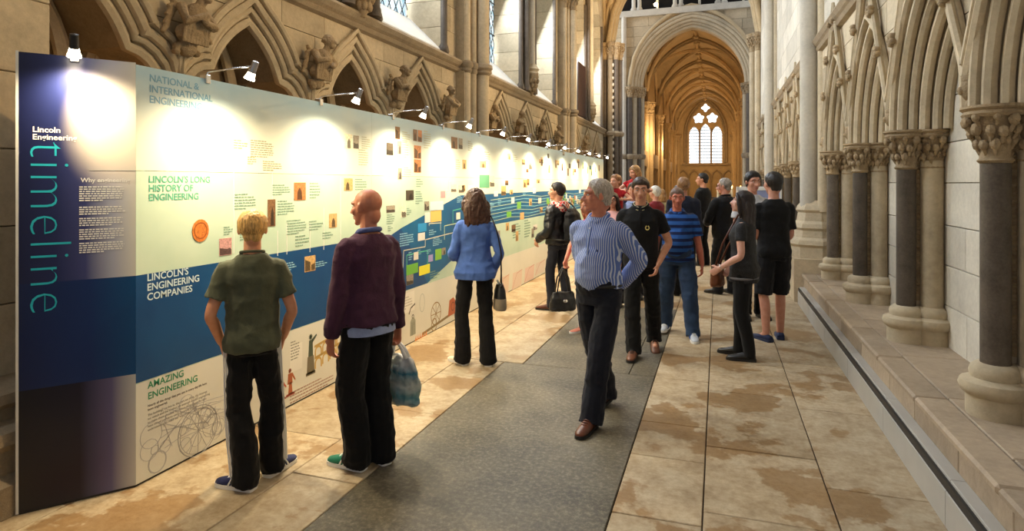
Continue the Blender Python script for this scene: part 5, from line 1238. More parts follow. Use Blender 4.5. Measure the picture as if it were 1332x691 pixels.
def finish():
    dg = bpy.context.evaluated_depsgraph_get()
    for o, vx, post in PENDING:
        md = o.modifiers.new('remesh', 'REMESH'); md.mode = 'VOXEL'; md.voxel_size = vx; md.use_smooth_shade = True
    bpy.context.view_layer.update(); dg = bpy.context.evaluated_depsgraph_get(); res = []
    for o, vx, post in PENDING: res.append(bpy.data.meshes.new_from_object(o.evaluated_get(dg), preserve_all_data_layers=False, depsgraph=dg))
    tx = [(o, bpy.data.meshes.new_from_object(o.evaluated_get(dg), depsgraph=dg), mat, par) for o, mat, par in TEXTS]
    for n, ((o, vx, post), me) in enumerate(zip(PENDING, res)):
        mat = o.data.materials[0]; o.modifiers.clear(); old = o.data; o.data = me; bpy.data.meshes.remove(old)
        me.materials.clear(); me.materials.append(mat); nv = len(me.vertices)
        if nv == 0: print('EMPTY REMESH', o.name); continue
        co = np.empty(nv * 3); me.vertices.foreach_get('co', co); co = co.reshape(-1, 3)
        ed = np.empty(len(me.edges) * 2, dtype=np.int32); me.edges.foreach_get('vertices', ed); ed = ed.reshape(-1, 2)
        cnt = np.bincount(ed.ravel(), minlength=nv)[:, None].clip(1)
        def lap(c):
            s = np.stack([np.bincount(ed[:, 0], c[ed[:, 1], j], nv) + np.bincount(ed[:, 1], c[ed[:, 0], j], nv) for j in range(3)], 1); return s / cnt
        for it in range(post.get('smooth', 1)):
            co = co + .55 * (lap(co) - co)
            co = co - .30 * (lap(co) - co)
        if post.get('amp'):
            me.vertices.foreach_set('co', co.ravel()); me.update(); no = np.empty(nv * 3); me.vertices.foreach_get('normal', no) if False else me.vertex_normals.foreach_get('vector', no); no = no.reshape(-1, 3)
            f = post['freq']; an = np.array(post.get('aniso', (1, 1, 1))); a = vnoise(co * f * an + n * 3.1, n); a2 = vnoise(co * f * 2.3 * an + 5.7, n + 50)
            rid = 1 - np.abs(a) * 2.6; rid = np.clip(rid, -1, 1); a3 = 1 - np.abs(vnoise(co * f * 1.9 * an[::-1] + 9.1, n + 90)) * 3; rid = rid + .55 * np.clip(a3, -.6, 1)
            co = co + no * (post['amp'] * (.6 * rid + .4 * a2 - .25))[:, None]
        me.vertices.foreach_set('co', co.ravel()); me.polygons.foreach_set('use_smooth', [True] * len(me.polygons)); me.update()
    for o, me, mat, par in tx:
        me.materials.clear(); me.materials.append(mat); q = bpy.data.objects.new('lettering', me); COL.objects.link(q); q.matrix_world = o.matrix_world.copy(); q.parent = par
        bpy.data.objects.remove(o)
BLK = cloth((13, 13, 15)); BLK2 = cloth((28, 27, 30)); NAVY = cloth((24, 27, 40)); DENIM = cloth((46, 66, 96), .8, 300)
LEATH = plain('black_leather', (.012, .012, .013, 1), .38, var=.3, vscale=30, bmp=.3); BROWNL = plain('brown_leather', srgb(92, 46, 26), .4, var=.3, vscale=14, bmp=.2)
# ---- boy in the green T-shirt
person('boy in a loose green T-shirt and black tracksuit trousers with white side stripes', (-2.535, 2.875), 40, 1.56, g=.80,
    feet=((-.045, -.07, 52), (.13, .09, -40)), sk=(222, 160, 124), head=(4, 0, 0),
    arms=dict(L=dict(w=(-.19, .10, .90), p=(-.7, -1, 0), d=(.25, .35, -1), n=(1, 0, 0), c=.5), R=dict(w=(.19, .11, .90), p=(.7, -1, 0), d=(-.25, .35, -1), n=(-1, 0, 0), c=.5)),
    top=dict(m=cloth((84, 88, 70)), name='t_shirt', sleeve=.66, hem=.86, t=.026, sr=.022, flare=.014, amp=.010, collar=True, cr=.009),
    bottom=dict(m=BLK, stripes=True, hem=.082, knee=.080, thigh=.10, t=.018, amp=.008),
    shoes=dict(m=cloth((34, 44, 92), .6), sole=M['white'], stripe=M['white'], lace=M['white']), hair=dict(c=(214, 168, 96), th=.016, back=-.075, side=-.02))
# ---- bald man in the purple sweater
pman, pi = person('bald man in a purple sweater and black trousers wearing green trainers', (-2.02, 3.27), 70, 1.685, g=1.04, belly=.03,
    feet=((-.075, .03, 14), (.09, -.02, -8)), sk=(196, 128, 100), head=(14, -2, 0),
    arms=dict(L=dict(w=(-.235, .06, .83), p=(-.3, -1, 0), d=(.1, .2, -1), n=(1, 0, 0), c=.6), R=dict(w=(.235, -.02, .815), p=(.3, -1, 0), d=(0, .1, -1), n=(-1, 0, 0), c=1.1)),
    top=dict(m=cloth((70, 40, 62), .95, 120), name='sweater', hem=.905, t=.022, sr=.020, flare=.008, amp=.009, collar=True, cm=cloth((88, 100, 156)), under=cloth((150, 164, 204))),
    bottom=dict(m=BLK, hem=.088, knee=.088, thigh=.105, t=.018, amp=.008),
    shoes=dict(m=cloth((24, 120, 92), .5), sole=M['white'], stripe=M['white'], lace=M['white']))
# ---- woman in the blue shirt
bwom, bi = person('woman with shoulder-length brown hair in a blue denim shirt and black trousers', (-2.19, 5.43), 30, 1.68, female=True, g=1.0,
    feet=((-.13, .03, 28), (.12, -.06, -6)), sk=(216, 166, 140), head=(18, 0, 0),
    arms=dict(L=dict(w=(-.12, .22, 1.03), p=(-.6, -1, -.3), d=(.7, .6, .1), n=(0, .3, -1), c=.5), R=dict(w=(.19, .06, .90), p=(.5, -1, 0), d=(0, .3, -1), n=(-1, 0, 0), c=.6)),
    top=dict(m=cloth((76, 108, 182), .85, 260), name='denim_shirt', hem=.845, t=.024, sr=.018, flare=.035, amp=.010, collar=True, cuff=cloth((58, 86, 160), .85, 260)),
    bottom=dict(m=cloth((15, 15, 19)), hem=.088, knee=.070, thigh=.093, t=.012, amp=.006),
    shoes=dict(m=plain('cream_shoe', srgb(226, 218, 196), .5), sole=M['white'], kind='flat'), hair=dict(kind='bob', c=(78, 48, 34), len=.20, w=.105, vol=1.32, th=.022, amp=.007))
# ---- young man in the leather jacket
lman, li = person('young man in a black leather jacket with a red and white checked hood', (-2.06, 8.10), 68, 1.72, g=.95, lod=2,
    feet=((-.09, .06, 20), (.08, -.10, 6)), sk=(214, 164, 134), head=(22, 2, 0),
    arms=dict(L=dict(w=(-.20, .20, .97), p=(-.5, -1, -.4), d=(.3, .5, -.8), n=(1, 0, 0), c=.6), R=dict(w=(.20, .18, .97), p=(.5, -1, -.4), d=(-.3, .5, -.8), n=(-1, 0, 0), c=.6)),
    top=dict(m=LEATH, name='leather_jacket', hem=.91, t=.03, sr=.026, flare=.006, amp=.012, freq=10), bottom=dict(m=cloth((34, 36, 46), .8, 300), hem=.066, knee=.068, thigh=.09, amp=.006),
    shoes=dict(m=BROWNL, sole=M['black']), hair=dict(c=(34, 26, 22), th=.018, back=-.06, quiff=.012))
def checks():
    m, nt, b = nmat('red_white_check'); c = nt.nodes.new('ShaderNodeTexChecker'); nt.links.new(coords(nt), c.inputs[0]); c.inputs['Scale'].default_value = 32
    c.inputs[1].default_value = srgb(196, 52, 56); c.inputs[2].default_value = srgb(232, 214, 204); nt.links.new(c.outputs[0], b.inputs['Base Color']); b.inputs['Roughness'].default_value = .9; return m
q = MB(); 
for i in range(3): q.tube([(math.cos(a) * (.085 + .012 * i), math.sin(a) * (.085 + .01 * i) - .02, 1.47 - .03 * i + .012 * math.sin(a * 3 + i)) for a in [2 * math.pi * j / 20 for j in range(20)]], .032, 10, True)
q.ell((0, -.11, 1.42), (.11, .05, .09), 14, 10)
q.v = [tuple(x * li['k'] for x in v) for v in q.v]; o = q.obj('checked_hood', checks(), lman); PENDING.append((o, .010, dict(smooth=1, amp=.006, freq=16)))
# ---- woman in pink, mostly behind the striped shirt
kwom, ki = person('woman in a pink top and white trousers half hidden behind the striped shirt man', (-1.40, 6.93), 150, 1.57, female=True, g=1.0, lod=2,
    feet=((-.08, .02, 12), (.12, -.03, -10)), sk=(206, 142, 116), head=(-10, 0, 0),
    arms=dict(L=dict(w=(-.22, .05, .90), p=(-1, -.8, 0), d=(0, .2, -1), n=(1, 0, 0), c=.8), R=dict(w=(.30, .10, .92), p=(1, -.9, 0), d=(0, .15, -1), n=(-1, 0, 0), c=1.2)),
    top=dict(m=cloth((226, 62, 110)), name='pink_top', sleeve=.45, hem=.90, t=.014), bottom=dict(m=cloth((226, 222, 216)), hem=.075, knee=.07, thigh=.092),
    shoes=dict(m=plain('pink_sandal', srgb(206, 128, 112), .5), sole=M['white'], kind='flat'), hair=dict(kind='bob', c=(176, 132, 84), len=.16, w=.095))
# ---- older man in the striped shirt
STRIPE = banded('blue_white_pinstripe', 0, 70, [(0, srgb(92, 118, 190)), (.62, srgb(196, 206, 230))])
def stripe_extra(d):
    q = MB()
    for j in range(5): limb(q, [d['S']((-.02 + .0, .172, 1.235)), d['S']((-.02, .172, 1.235))], [.001, .001], 6, 1); break
    p = d['S']((-.075, .163, 1.245)); e = MB(); e.ell(p, (.006, .004, .009), 8, 6); e.ell(p + V3(.005, 0, .009), (.004, .003, .004), 6, 5); d['mk'](e, 'chest_emblem', fm((36, 46, 96)))
    q = MB()
    for j in range(6): q.ell(d['S']((.0, .142 + .008 * j if j < 3 else .166 - .002 * j, 1.40 - j * .075)), (.0055, .004, .0055), 8, 6)
    d['mk'](q, 'buttons', M['white'])
sman, si = person('older white-haired man in a blue striped shirt walking with hands behind his back', (-.83, 4.47), 163, 1.745, g=1.04, belly=.045,
    feet=((-.05, .22, 6), (.08, -.27, -10, .02)), sk=(208, 136, 112), head=(-48, 0, 0),
    arms=dict(L=dict(w=(-.09, -.225, .96), p=(-1, -.5, .1), d=(.95, -.15, -.2), n=(0, -1, 0), c=.7), R=dict(w=(.10, -.205, .93), p=(1, -.5, .1), d=(-.95, -.15, -.2), n=(0, -1, 0), c=.7)),
    top=dict(m=STRIPE, name='striped_shirt', hem=.965, t=.018, sr=.022, flare=.004, amp=.008, collar=True, placket=True, cuff=STRIPE),
    bottom=dict(m=NAVY, belt=True, hem=.085, knee=.085, thigh=.105, t=.012, amp=.007), shoes=dict(m=BROWNL, sole=M['black'], lace=BROWNL, pitch=dict(R=14)), hair=dict(c=(186, 172, 158), th=.011, front=.082, back=-.075, side=-.03), extra=stripe_extra)
# ---- young man in the black polo shirt
def polo_extra(d):
    q = MB(); c = d['S']((-.072, .137, 1.262))
    for s in (-1, 1):
        for j in range(7): a = -1.4 + j * .4; q.ell(c + V3(s * .017 * math.cos(a), 0, .019 * math.sin(a)), (.0045, .004, .006), 6, 5)
    d['mk'](q, 'wreath_emblem', fm((222, 206, 130)))
person('young man in a black polo shirt with a yellow wreath emblem and hand in pocket', (-.74, 6.30), 183, 1.77, g=.98, lod=2,
    feet=((-.12, -.22, 8, .03), (.06, .17, -4)), sk=(214, 158, 130), head=(2, -8, 0),
    arms=dict(L=dict(w=(-.175, .075, .91), p=(-.9, -.8, 0), d=(.3, .3, -1), n=(1, 0, 0), c=.5), R=dict(w=(.21, .05, .87), p=(.7, -1, 0), d=(-.2, .3, -1), n=(-1, 0, 0), c=.5)),
    top=dict(m=cloth((16, 16, 19)), name='polo_shirt', sleeve=.62, hem=.87, t=.02, sr=.018, flare=.008, collar=True, tip=fm((214, 204, 160)), placket=True), bottom=dict(m=cloth((14, 14, 16)), hem=.078, knee=.08, thigh=.10, amp=.008),
    shoes=dict(m=plain('tan_brown_shoe', srgb(104, 62, 40), .45), sole=M['black'], lace=M['black'], pitch=dict(L=16)), hair=dict(c=(62, 44, 32), th=.014, front=.084, quiff=.012), extra=polo_extra)
# ---- heavy man in the striped polo
POLO = banded('blue_navy_bands', 2, 13.5, [(0, srgb(44, 92, 168)), (.55, srgb(24, 36, 78))], phase=.1)
person('stocky man in a blue and navy banded polo shirt and jeans', (-.44, 7.20), 186, 1.665, g=1.18, belly=.06, lod=2,
    feet=((-.17, .20, 4), (.13, -.18, -12, .02)), sk=(196, 116, 92), head=(4, -6, 0),
    arms=dict(L=dict(w=(-.29, .06, .80), p=(-.5, -1, 0), d=(.05, .2, -1), n=(1, 0, 0), c=.5), R=dict(w=(.29, .05, .80), p=(.5, -1, 0), d=(0, .2, -1), n=(-1, 0, 0), c=.5)),
    top=dict(m=POLO, name='banded_polo_shirt', sleeve=.72, hem=.88, t=.02, sr=.02, flare=.01, collar=True, cm=cloth((40, 84, 156))), bottom=dict(m=DENIM, hem=.085, knee=.09, thigh=.11),
    shoes=dict(m=plain('silver_trainer', srgb(196, 202, 212), .4), sole=M['white'], stripe=cloth((60, 90, 150)), lace=M['white']), hair=dict(c=(120, 92, 76), th=.004, front=.07, back=-.06))
# ---- pair seen from behind
person('sandy-haired man in a navy hooded top seen from behind', (-.50, 9.74), 4, 1.80, g=1.05, lod=2, feet=((-.1, 0, 6), (.1, .05, -8)), sk=(206, 150, 124),
    top=dict(m=cloth((28, 32, 48)), name='hooded_top', hem=.88, t=.03, sr=.026, amp=.01), bottom=dict(m=BLK, hem=.08), shoes=dict(m=LEATH), hair=dict(c=(150, 110, 72), th=.015))
def specs(d):
    q = MB(); HP = d['HP']
    for s in (-1, 1):
        q.tube([HP(s * .034 + .022 * math.cos(a), .098, .006 + .017 * math.sin(a)) for a in [2 * math.pi * j / 14 for j in range(14)]], .0022, 6, True); q.tube([HP(s * .056, .096, .01), HP(s * .082, .03, .01), HP(s * .084, -.01, .005)], .0022, 6)
    q.tube([HP(-.012, .1, .01), HP(.012, .1, .01)], .0022, 6); d['mk'](q, 'glasses', M['black'])
person('grey-haired man with glasses in a long-sleeved black jacket turned to his companion', (.10, 10.12), 42, 1.79, g=1.12, lod=2, feet=((-.12, .03, 20), (.1, -.05, -6)), sk=(204, 142, 118), head=(34, -4, 0),
    arms=dict(L=dict(w=(-.1, .26, 1.05), p=(-1, -.6, -.5), d=(.6, .8, .1), n=(0, .2, -1), c=.8)), top=dict(m=cloth((17, 16, 18)), name='jacket', hem=.84, t=.034, sr=.028, amp=.01, collar=True), bottom=dict(m=cloth((24, 24, 28)), hem=.085), shoes=dict(m=LEATH), hair=dict(c=(150, 140, 130), th=.010, front=.075), extra=specs)
# ---- long-haired girl with the brown bag
gwom, gi = person('young woman with very long dark hair in a black dress and leggings', (.24, 6.44), 76, 1.66, female=True, g=1.14, lod=2,
    feet=((-.08, -.06, 14), (.09, .08, -4)), sk=(226, 176, 156), head=(10, 10, 0),
    arms=dict(L=dict(w=(-.20, .19, .94), p=(-.4, -1, -.4), d=(.15, .75, -.5), n=(1, .1, 0), c=.7, ), R=dict(w=(.2, .16, .92), p=(.5, -1, -.3), d=(0, .6, -.8), n=(-1, 0, 0), c=.7)),
    top=dict(m=plain('black_speckled_lace', (.012, .012, .014, 1), .8, var=.9, vscale=90), name='dress_top', sleeve=.5, hem=.80, t=.018, sr=.012, flare=.02), bottom=dict(m=cloth((15, 15, 18)), hem=.062, knee=.068, thigh=.096, t=.014, amp=.002),
    shoes=dict(m=LEATH, kind='boot'), hair=dict(kind='long', c=(40, 26, 24), len=.50, w=.095, vol=1.15, th=.018))
def watch(d):
    sh, el, wr, sp, sg = d['A']['L']; dd = (wr - el).normalized(); u = dd.cross(V3(0, 0, 1)).normalized(); v = dd.cross(u); q = MB(); q.tube([wr - dd * .02 + u * .031 * math.cos(a) + v * .031 * math.sin(a) for a in [2 * math.pi * j / 14 for j in range(14)]], .006, 6, True); return q
q = watch(gi); q.v = [tuple(x * gi['k'] for x in v) for v in q.v]; q.obj('wristwatch', M['chrome'], gwom, True)
q = MB(); q.tube([(.156 * math.cos(a), .112 * math.sin(a) - .0, .84) for a in [2 * math.pi * j / 24 for j in range(24)]], .014, 8, True); q.v = [tuple(x * gi['k'] * (1.17 if i < 2 else 1) for i, x in enumerate(v)) for v in q.v]; q.obj('hem_band', cloth((110, 108, 112)), gwom, True)
# ---- tall young man in shorts
person('tall young man in a black T-shirt and dark knee-length shorts seen from behind', (.575, 7.30), 14, 1.835, g=.88, lod=2, feet=((-.09, -.05, 24), (.09, .06, -14)), sk=(206, 150, 128), head=(16, 0, 0),
    arms=dict(L=dict(w=(-.10, .25, 1.05), p=(-.35, -1, -.5), d=(.4, .8, .1), n=(0, .2, -1), c=.6), R=dict(w=(.10, .25, 1.05), p=(.35, -1, -.5), d=(-.4, .8, .1), n=(0, .2, -1), c=.6)),
    top=dict(m=cloth((18, 18, 20)), name='t_shirt', sleeve=.75, hem=.87, t=.018, sr=.014), bottom=dict(m=cloth((22, 22, 26)), kind='shorts', thigh=.112, t=.022), shoes=dict(m=cloth((34, 44, 78), .7), sole=cloth((52, 60, 88)), kind='flat'), hair=dict(c=(30, 24, 22), th=.012))
person('dark-haired young man facing the one in shorts with shadowed face', (.42, 8.45), 196, 1.86, g=.95, lod=2, feet=((-.1, 0, 8), (.1, .04, -8)), sk=(206, 150, 126), head=(8, -6, 0), top=dict(m=cloth((196, 196, 200)), name='t_shirt', sleeve=.65, hem=.88, t=.02, sr=.018), bottom=dict(m=BLK), shoes=dict(m=LEATH), hair=dict(c=(24, 20, 20), th=.018))
# ---- group carrying children
RED = cloth((178, 32, 40)); 
def child(label, pos, z0, yaw, H, hc_, hair, look):
    def legs(d):
        q = MB()
        for s in (-1, 1): limb(q, [(s * .08, -.01, .90), (s * .21, .10, .915), (s * .25, .30, .925), (s * .25, .47, .91), (s * .25, .575, .76), (s * .25, .60, .56)], [.085, .075, .066, .056, .05, .042], 10, 4); limb(q, [(s * .25, .60, .55), (s * .25, .66, .50)], [.042, .034], 10, 3)
        q.v = [tuple(x * d['k'] for x in v) for v in q.v]; o = q.obj('leggings', cloth((60, 60, 84)), d['root']); PENDING.append((o, .012, dict(smooth=2, amp=.004, freq=12)))
    return person(label, pos, yaw, H, g=1.05, lod=2, sit=True, z0=z0, sk=(222, 166, 140), head=look, arms=dict(L=dict(w=(-.212, .24, 1.20), p=(-1, -.3, -.4), d=(.12, 1, .05), n=(1, 0, 0), c=.35), R=dict(w=(.212, .24, 1.20), p=(1, -.3, -.4), d=(-.12, 1, .05), n=(-1, 0, 0), c=.35)),
                  top=dict(m=RED, name='red_top', sleeve=.35, hem=.86, t=.02, sr=.016), hair=hair, extra=legs)
person('woman with glasses and dark bobbed hair with a toddler on her shoulders', (-1.40, 8.65), 178, 1.60, female=True, g=1.1, lod=2, sk=(214, 156, 130), feet=((-.1, 0, 5), (.1, 0, -5)),
    arms=dict(L=dict(w=(-.16, .235, 1.14), p=(-1, -.2, -1), d=(.05, -.05, 1), n=(0, -1, 0), c=.45), R=dict(w=(.16, .235, 1.14), p=(1, -.2, -1), d=(-.05, -.05, 1), n=(0, -1, 0), c=.45)), top=dict(m=cloth((222, 170, 170)), name='pink_blouse', hem=.88), bottom=dict(m=NAVY), shoes=dict(m=LEATH), hair=dict(kind='bob', c=(40, 26, 24), len=.11, w=.092, th=.016), extra=specs)
k1 = 1.02 / 1.75; child('toddler with light brown hair riding on the shoulders of the woman with glasses', (-1.393, 8.845), 1.275 - .84 * k1, 178, 1.02, None, dict(c=(156, 108, 68), th=.016), (-30, 0, 0))
person('adult in a light blue shirt carrying the blonde girl on shoulders', (-1.20, 9.30), 182, 1.72, g=1.05, lod=3, sk=(206, 150, 126), feet=((-.1, 0, 5), (.1, 0, -5)),
    arms=dict(L=dict(w=(-.17, .25, 1.14), p=(-1, -.2, -1), d=(.05, -.05, 1), n=(0, -1, 0), c=.45), R=dict(w=(.17, .25, 1.14), p=(1, -.2, -1), d=(-.05, -.05, 1), n=(0, -1, 0), c=.45)), top=dict(m=cloth((150, 172, 212)), name='shirt', hem=.88, collar=True), bottom=dict(m=NAVY), shoes=dict(m=LEATH), hair=dict(c=(70, 52, 40), th=.014))
k2 = 1.12 / 1.75; child('blonde girl in red sitting high on an adult behind the black polo man', (-1.207, 9.515), 1.375 - .84 * k2, 182, 1.12, None, dict(kind='bob', c=(178, 134, 84), len=.2, w=.09, th=.014), (-46, -14, 0))
person('white-haired person in a dark red checked top beyond the children', (-1.06, 11.2), 60, 1.66, g=1.05, lod=3, top=dict(m=cloth((126, 38, 44)), hem=.86), bottom=dict(m=BLK), shoes=dict(m=LEATH), hair=dict(c=(222, 218, 208), th=.018), sk=(206, 150, 126))
person('person in a beige jacket with fair hair near the far columns', (-1.05, 12.3), 40, 1.62, female=True, lod=3, top=dict(m=cloth((176, 160, 122)), name='jacket', hem=.8, t=.03), bottom=dict(m=cloth((90, 80, 66))), shoes=dict(m=LEATH), hair=dict(kind='bob', c=(170, 128, 80), len=.1, w=.09), sk=(206, 150, 126))
person('woman with short white hair in black in front of the candles', (.20, 14.6), 20, 1.58, female=True, lod=3, top=dict(m=BLK2, name='coat', hem=.7, t=.03), bottom=dict(m=BLK), shoes=dict(m=LEATH), hair=dict(kind='bob', c=(214, 196, 160), len=.06, w=.09, th=.018), sk=(206, 150, 126))
person('tall dark-suited man with his head turned in profile far down the aisle', (-.30, 13.4), 62, 1.92, lod=3, top=dict(m=BLK, name='suit_jacket', hem=.8, t=.03), bottom=dict(m=BLK), shoes=dict(m=LEATH), hair=dict(c=(30, 24, 22), th=.012), sk=(210, 150, 120), head=(30, 0, 0))
person('dark-haired person in brown far behind the banded polo man', (-.85, 14.2), 10, 1.66, lod=3, top=dict(m=cloth((70, 52, 40)), hem=.8), bottom=dict(m=BLK), shoes=dict(m=LEATH), hair=dict(c=(36, 28, 24), th=.02), sk=(206, 150, 126))
person('fair-haired person far behind the sandy-haired man', (-.72, 13.6), 10, 1.58, female=True, lod=3, top=dict(m=cloth((110, 96, 80)), hem=.8), bottom=dict(m=BLK), shoes=dict(m=LEATH), hair=dict(kind='bob', c=(206, 170, 110), len=.08, w=.085), sk=(206, 150, 126))

# ------------------------------------------------------------------ bags
def pos_hand(info, root, sd, along=.09):
    sh, el, wr, sp, sg = info['A'][sd]; d = Vector(sp['d']).normalized(); return W(root, info['k'], wr + d * along)
h = pos_hand(pi, pman, 'R', .10)
bag = thing('carrier_bag', 'white and teal plastic carrier bag in the hand of the man in the purple sweater', 'bag', (h.x, h.y, h.z - .40), pman.rotation_euler[2])
def bagmat():
    m, nt, b = nmat('printed_polythene'); sp = nt.nodes.new('ShaderNodeSeparateXYZ'); nt.links.new(coords(nt), sp.inputs[0])
    n = noise(nt, coords(nt), 14, 3); col = ramp(nt, math_(nt, 'MULTIPLY_ADD', n, .12, sp.outputs[2]), [(.06, srgb(196, 200, 196)), (.12, srgb(90, 150, 160)), (.2, srgb(200, 206, 200)), (.27, srgb(36, 120, 146)), (.34, srgb(226, 226, 224))])
    nt.links.new(col, b.inputs['Base Color']); b.inputs['Roughness'].default_value = .35; b.inputs['Transmission Weight'].default_value = .15; return m
q = MB(); rings(q, [(.034, .0, .0, .05, .12), (.034, 0, .02, .068, .15), (.034, 0, .12, .072, .155), (.03, 0, .22, .058, .15), (.022, 0, .28, .035, .13), (.016, 0, .31, .012, .11)])
o = q.obj('bag_body', bagmat(), bag); PENDING.append((o, .008, dict(smooth=2, amp=.012, freq=14)))
for s in (-1, 1): MB().tube([(.016 + s * .01, -.08, .30), (.006 + s * .012, -.05, .36), (s * .006, 0, .405), (.006 + s * .012, .05, .36), (.016 + s * .01, .08, .30)], [.016, .011, .008, .011, .016], 8).obj('handle', plain('white_polythene', (.8, .8, .8, 1), .35), bag, True)
# blue-shirt woman's shoulder bag
c = W(bwom, bi['k'], (.245, -.03, .62)); bag = thing('shoulder_bag', 'black and grey shoulder bag hanging from the woman in the blue shirt', 'bag', c, bwom.rotation_euler[2])
q = MB(); rings(q, [(0, 0, -.08, .055, .10), (0, 0, -.06, .062, .108), (0, 0, .03, .058, .10)]); o = q.obj('bag_base', cloth((150, 138, 122), .6), bag, True, ang=50)
q = MB(); rings(q, [(0, 0, .025, .057, .098), (0, 0, .10, .05, .085), (0, 0, .165, .03, .055)]); q.obj('bag_body', LEATH, bag, True, ang=50)
q = MB(); q.tube([(-.01, -.13, .155), (0, .13, .17)], .012, 8); q.obj('top_bar', LEATH, bag, True)
sh, el, wr, sp, sg = bi['A']['R']; inv = bwom.matrix_basis.inverted()
def loc_in(root, k, p): return Vector(W(root, k, p)) - Vector(c)
rz = Matrix.Rotation(-bwom.rotation_euler[2], 3, 'Z'); pts = [rz @ loc_in(bwom, bi['k'], p) for p in [(.245, -.06, .78), (.225, -.12, 1.05), (.20, -.14, 1.25), (.165, -.115, 1.38), (.14, -.02, 1.468), (.155, .08, 1.40), (.2, .14, 1.2), (.27, .1, 1.0), (.25, .02, .78)]]
STRAPS = [(bag, pts, .011, bwom, 'denim_shirt')]
# young man's backpack
c = W(lman, li['k'], (.03, -.22, 1.18)); bag = thing('backpack', 'soft black backpack on the back of the man in the leather jacket', 'backpack', c, lman.rotation_euler[2])
q = MB(); rings(q, [(0, 0, -.24, .11, .06), (0, -.01, -.2, .15, .085), (0, -.015, 0, .155, .095), (0, 0, .15, .13, .07), (0, .02, .22, .07, .04)]); o = q.obj('bag_body', cloth((22, 22, 24), .7), bag); PENDING.append((o, .012, dict(smooth=2, amp=.01, freq=10)))
for s in (-1, 1): STRAPS.append((bag, [(s * .09, .0, .17), (s * .10, .07, .24), (s * .105, .15, .275), (s * .10, .26, .25), (s * .105, .34, .14), (s * .12, .36, .0), (s * .16, .30, -.12), (s * .20, .18, -.17), (s * .17, .04, -.18), (s * .11, -.01, -.18)], .017, lman, 'leather_jacket'))
# pink woman's handbag
h = pos_hand(ki, kwom, 'R', .08); bag = thing('handbag', 'glossy black handbag with long handles held by the woman in pink', 'bag', (h.x - .03, h.y, h.z - .52), R(40))
q = MB(); rings(q, [(0, 0, .0, .15, .06), (0, 0, .02, .17, .075), (0, 0, .14, .16, .065), (0, 0, .22, .13, .03)]); o = q.obj('bag_body', LEATH, bag); PENDING.append((o, .009, dict(smooth=2, amp=.008, freq=12)))
for s in (-1, 1): MB().tube([(-.09, s * .03, .2), (-.06, s * .03, .38), (0, s * .015, .50), (.06, s * .03, .38), (.09, s * .03, .2)], .009, 8).obj('handle', LEATH, bag, True)
MB().ell((0, -.072, .12), (.03, .008, .02), 10, 6).obj('buckle', M['chrome'], bag, True)
# brown bag
c = W(gwom, gi['k'], (.12, .30, .86)); bag = thing('shoulder_bag', 'soft tan brown leather bag held in front by the long-haired young woman', 'bag', (c.x, c.y, c.z - .15), gwom.rotation_euler[2])
q = MB(); rings(q, [(0, 0, .0, .10, .05), (0, 0, .03, .14, .065), (0, 0, .15, .13, .055), (0, 0, .22, .09, .03)]); o = q.obj('bag_body', plain('tan_leather', srgb(120, 66, 34), .45, var=.25, vscale=12), bag); PENDING.append((o, .009, dict(smooth=2, amp=.008, freq=12)))
MB().tube([(-.08, 0, .2), (-.1, -.08, .45), (-.05, -.22, .74), (.0, -.26, .70), (.05, -.1, .42), (.08, 0, .2)], .010, 8).obj('strap', BROWNL, bag, True)
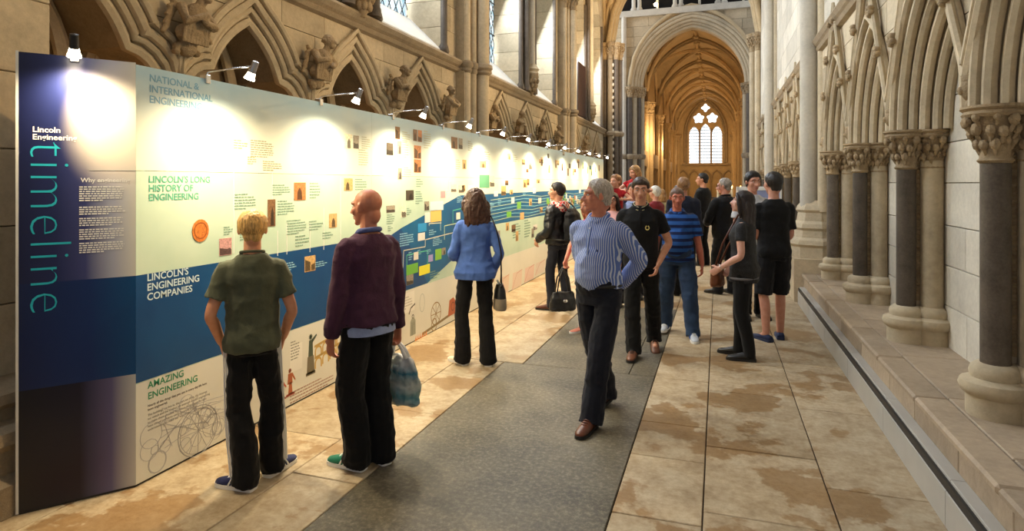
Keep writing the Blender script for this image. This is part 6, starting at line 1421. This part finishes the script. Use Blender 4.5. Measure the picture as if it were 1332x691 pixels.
# ------------------------------------------------------------------ information board and candle stand beyond the crowd
c = ground(976, 268, 1.45); c = (.70, 10.4)
t = thing('information_board', 'white-framed lavender information board on a stand behind the two young men', 'sign', (.62, 10.6, 0), R(8))
MB().cbox(-.32, .32, -.02, .02, 1.05, 1.62, .005).obj('board', plain('lavender_print', srgb(150, 160, 206), .5, var=.08, vscale=5), t)
for a in ((-.34, -.31, 1.03, 1.66), (.31, .34, 1.03, 1.66), (-.34, .34, 1.60, 1.66), (-.34, .34, 1.02, 1.06)): MB().cbox(a[0], a[1], -.035, .03, a[2], a[3], .004).obj('frame', M['white'], t)
for s in (-.25, .25): MB().cbox(s - .02, s + .02, -.015, .015, .04, 1.05, .003).obj('leg', M['chrome'], t); MB().cbox(s - .03, s + .03, -.22, .22, 0, .04, .004).obj('foot', M['chrome'], t)
t = thing('candle_stand', 'dark iron stand with small lit candles far down the aisle', 'candle stand', (.35, 17.5, 0))
MB().lathe([(.28, 0), (.28, .03), (.04, .06), (.025, .2), (.025, 1.3), (.06, 1.32)], (0, 0, 0), 12).obj('stem', M['black'], t, True, ang=40); MB().cbox(-.75, .55, -.12, .12, 1.30, 1.33, .005).obj('tray', M['black'], t)
FL = plain('candle_flame', (1, .7, .3, 1), .5, emit=(1, .55, .15, 1), es=12); WAX = plain('wax', srgb(236, 222, 190), .5)
for x, hh in ((-.7, .28), (-.35, .2), (.0, .24), (.22, .2), (.48, .34)):
    q = MB().lathe([(.03, 1.33), (.03, 1.33 + hh), (.004, 1.335 + hh)], (x, 0, 0), 8).obj('candle', WAX, t, True, ang=40); MB().lathe([(.002, 1.33 + hh), (.022, 1.36 + hh), (.016, 1.40 + hh), (.002, 1.45 + hh)], (x, 0, 0), 8).obj('flame', FL, q, True)
finish()
from mathutils.bvhtree import BVHTree
bpy.context.view_layer.update()
for bag, pts, r, host, garment in STRAPS:
    g = [c for c in host.children if c.name.startswith(garment)][0]; m = g.matrix_world; bi_ = bag.matrix_world.inverted()
    tr = BVHTree.FromPolygons([m @ v.co for v in g.data.vertices], [tuple(p.vertices) for p in g.data.polygons])
    q = MB(); limb(q, [Vector(p) for p in pts], [r] * len(pts), 1, 6)          # densified centre line
    ln = [bag.matrix_world @ Vector(v) for v in q.v[3:-3]]; out = []
    for it in range(4):
        for i_, p in enumerate(ln):
            h, n_, _, d_ = tr.find_nearest(p, .35)
            if h is None: continue
            sd = d_ if (p - h).dot(n_) > 0 else -d_
            if sd < r * .45: ln[i_] = h + n_ * (r * .45)
        if it < 3: ln = [ln[0]] + [(ln[i_ - 1] + ln[i_] * 2 + ln[i_ + 1]) / 4 for i_ in range(1, len(ln) - 1)] + [ln[-1]]
    MB().tube([bi_ @ p for p in ln], r * .62, 8).obj('strap', LEATH, bag, True)
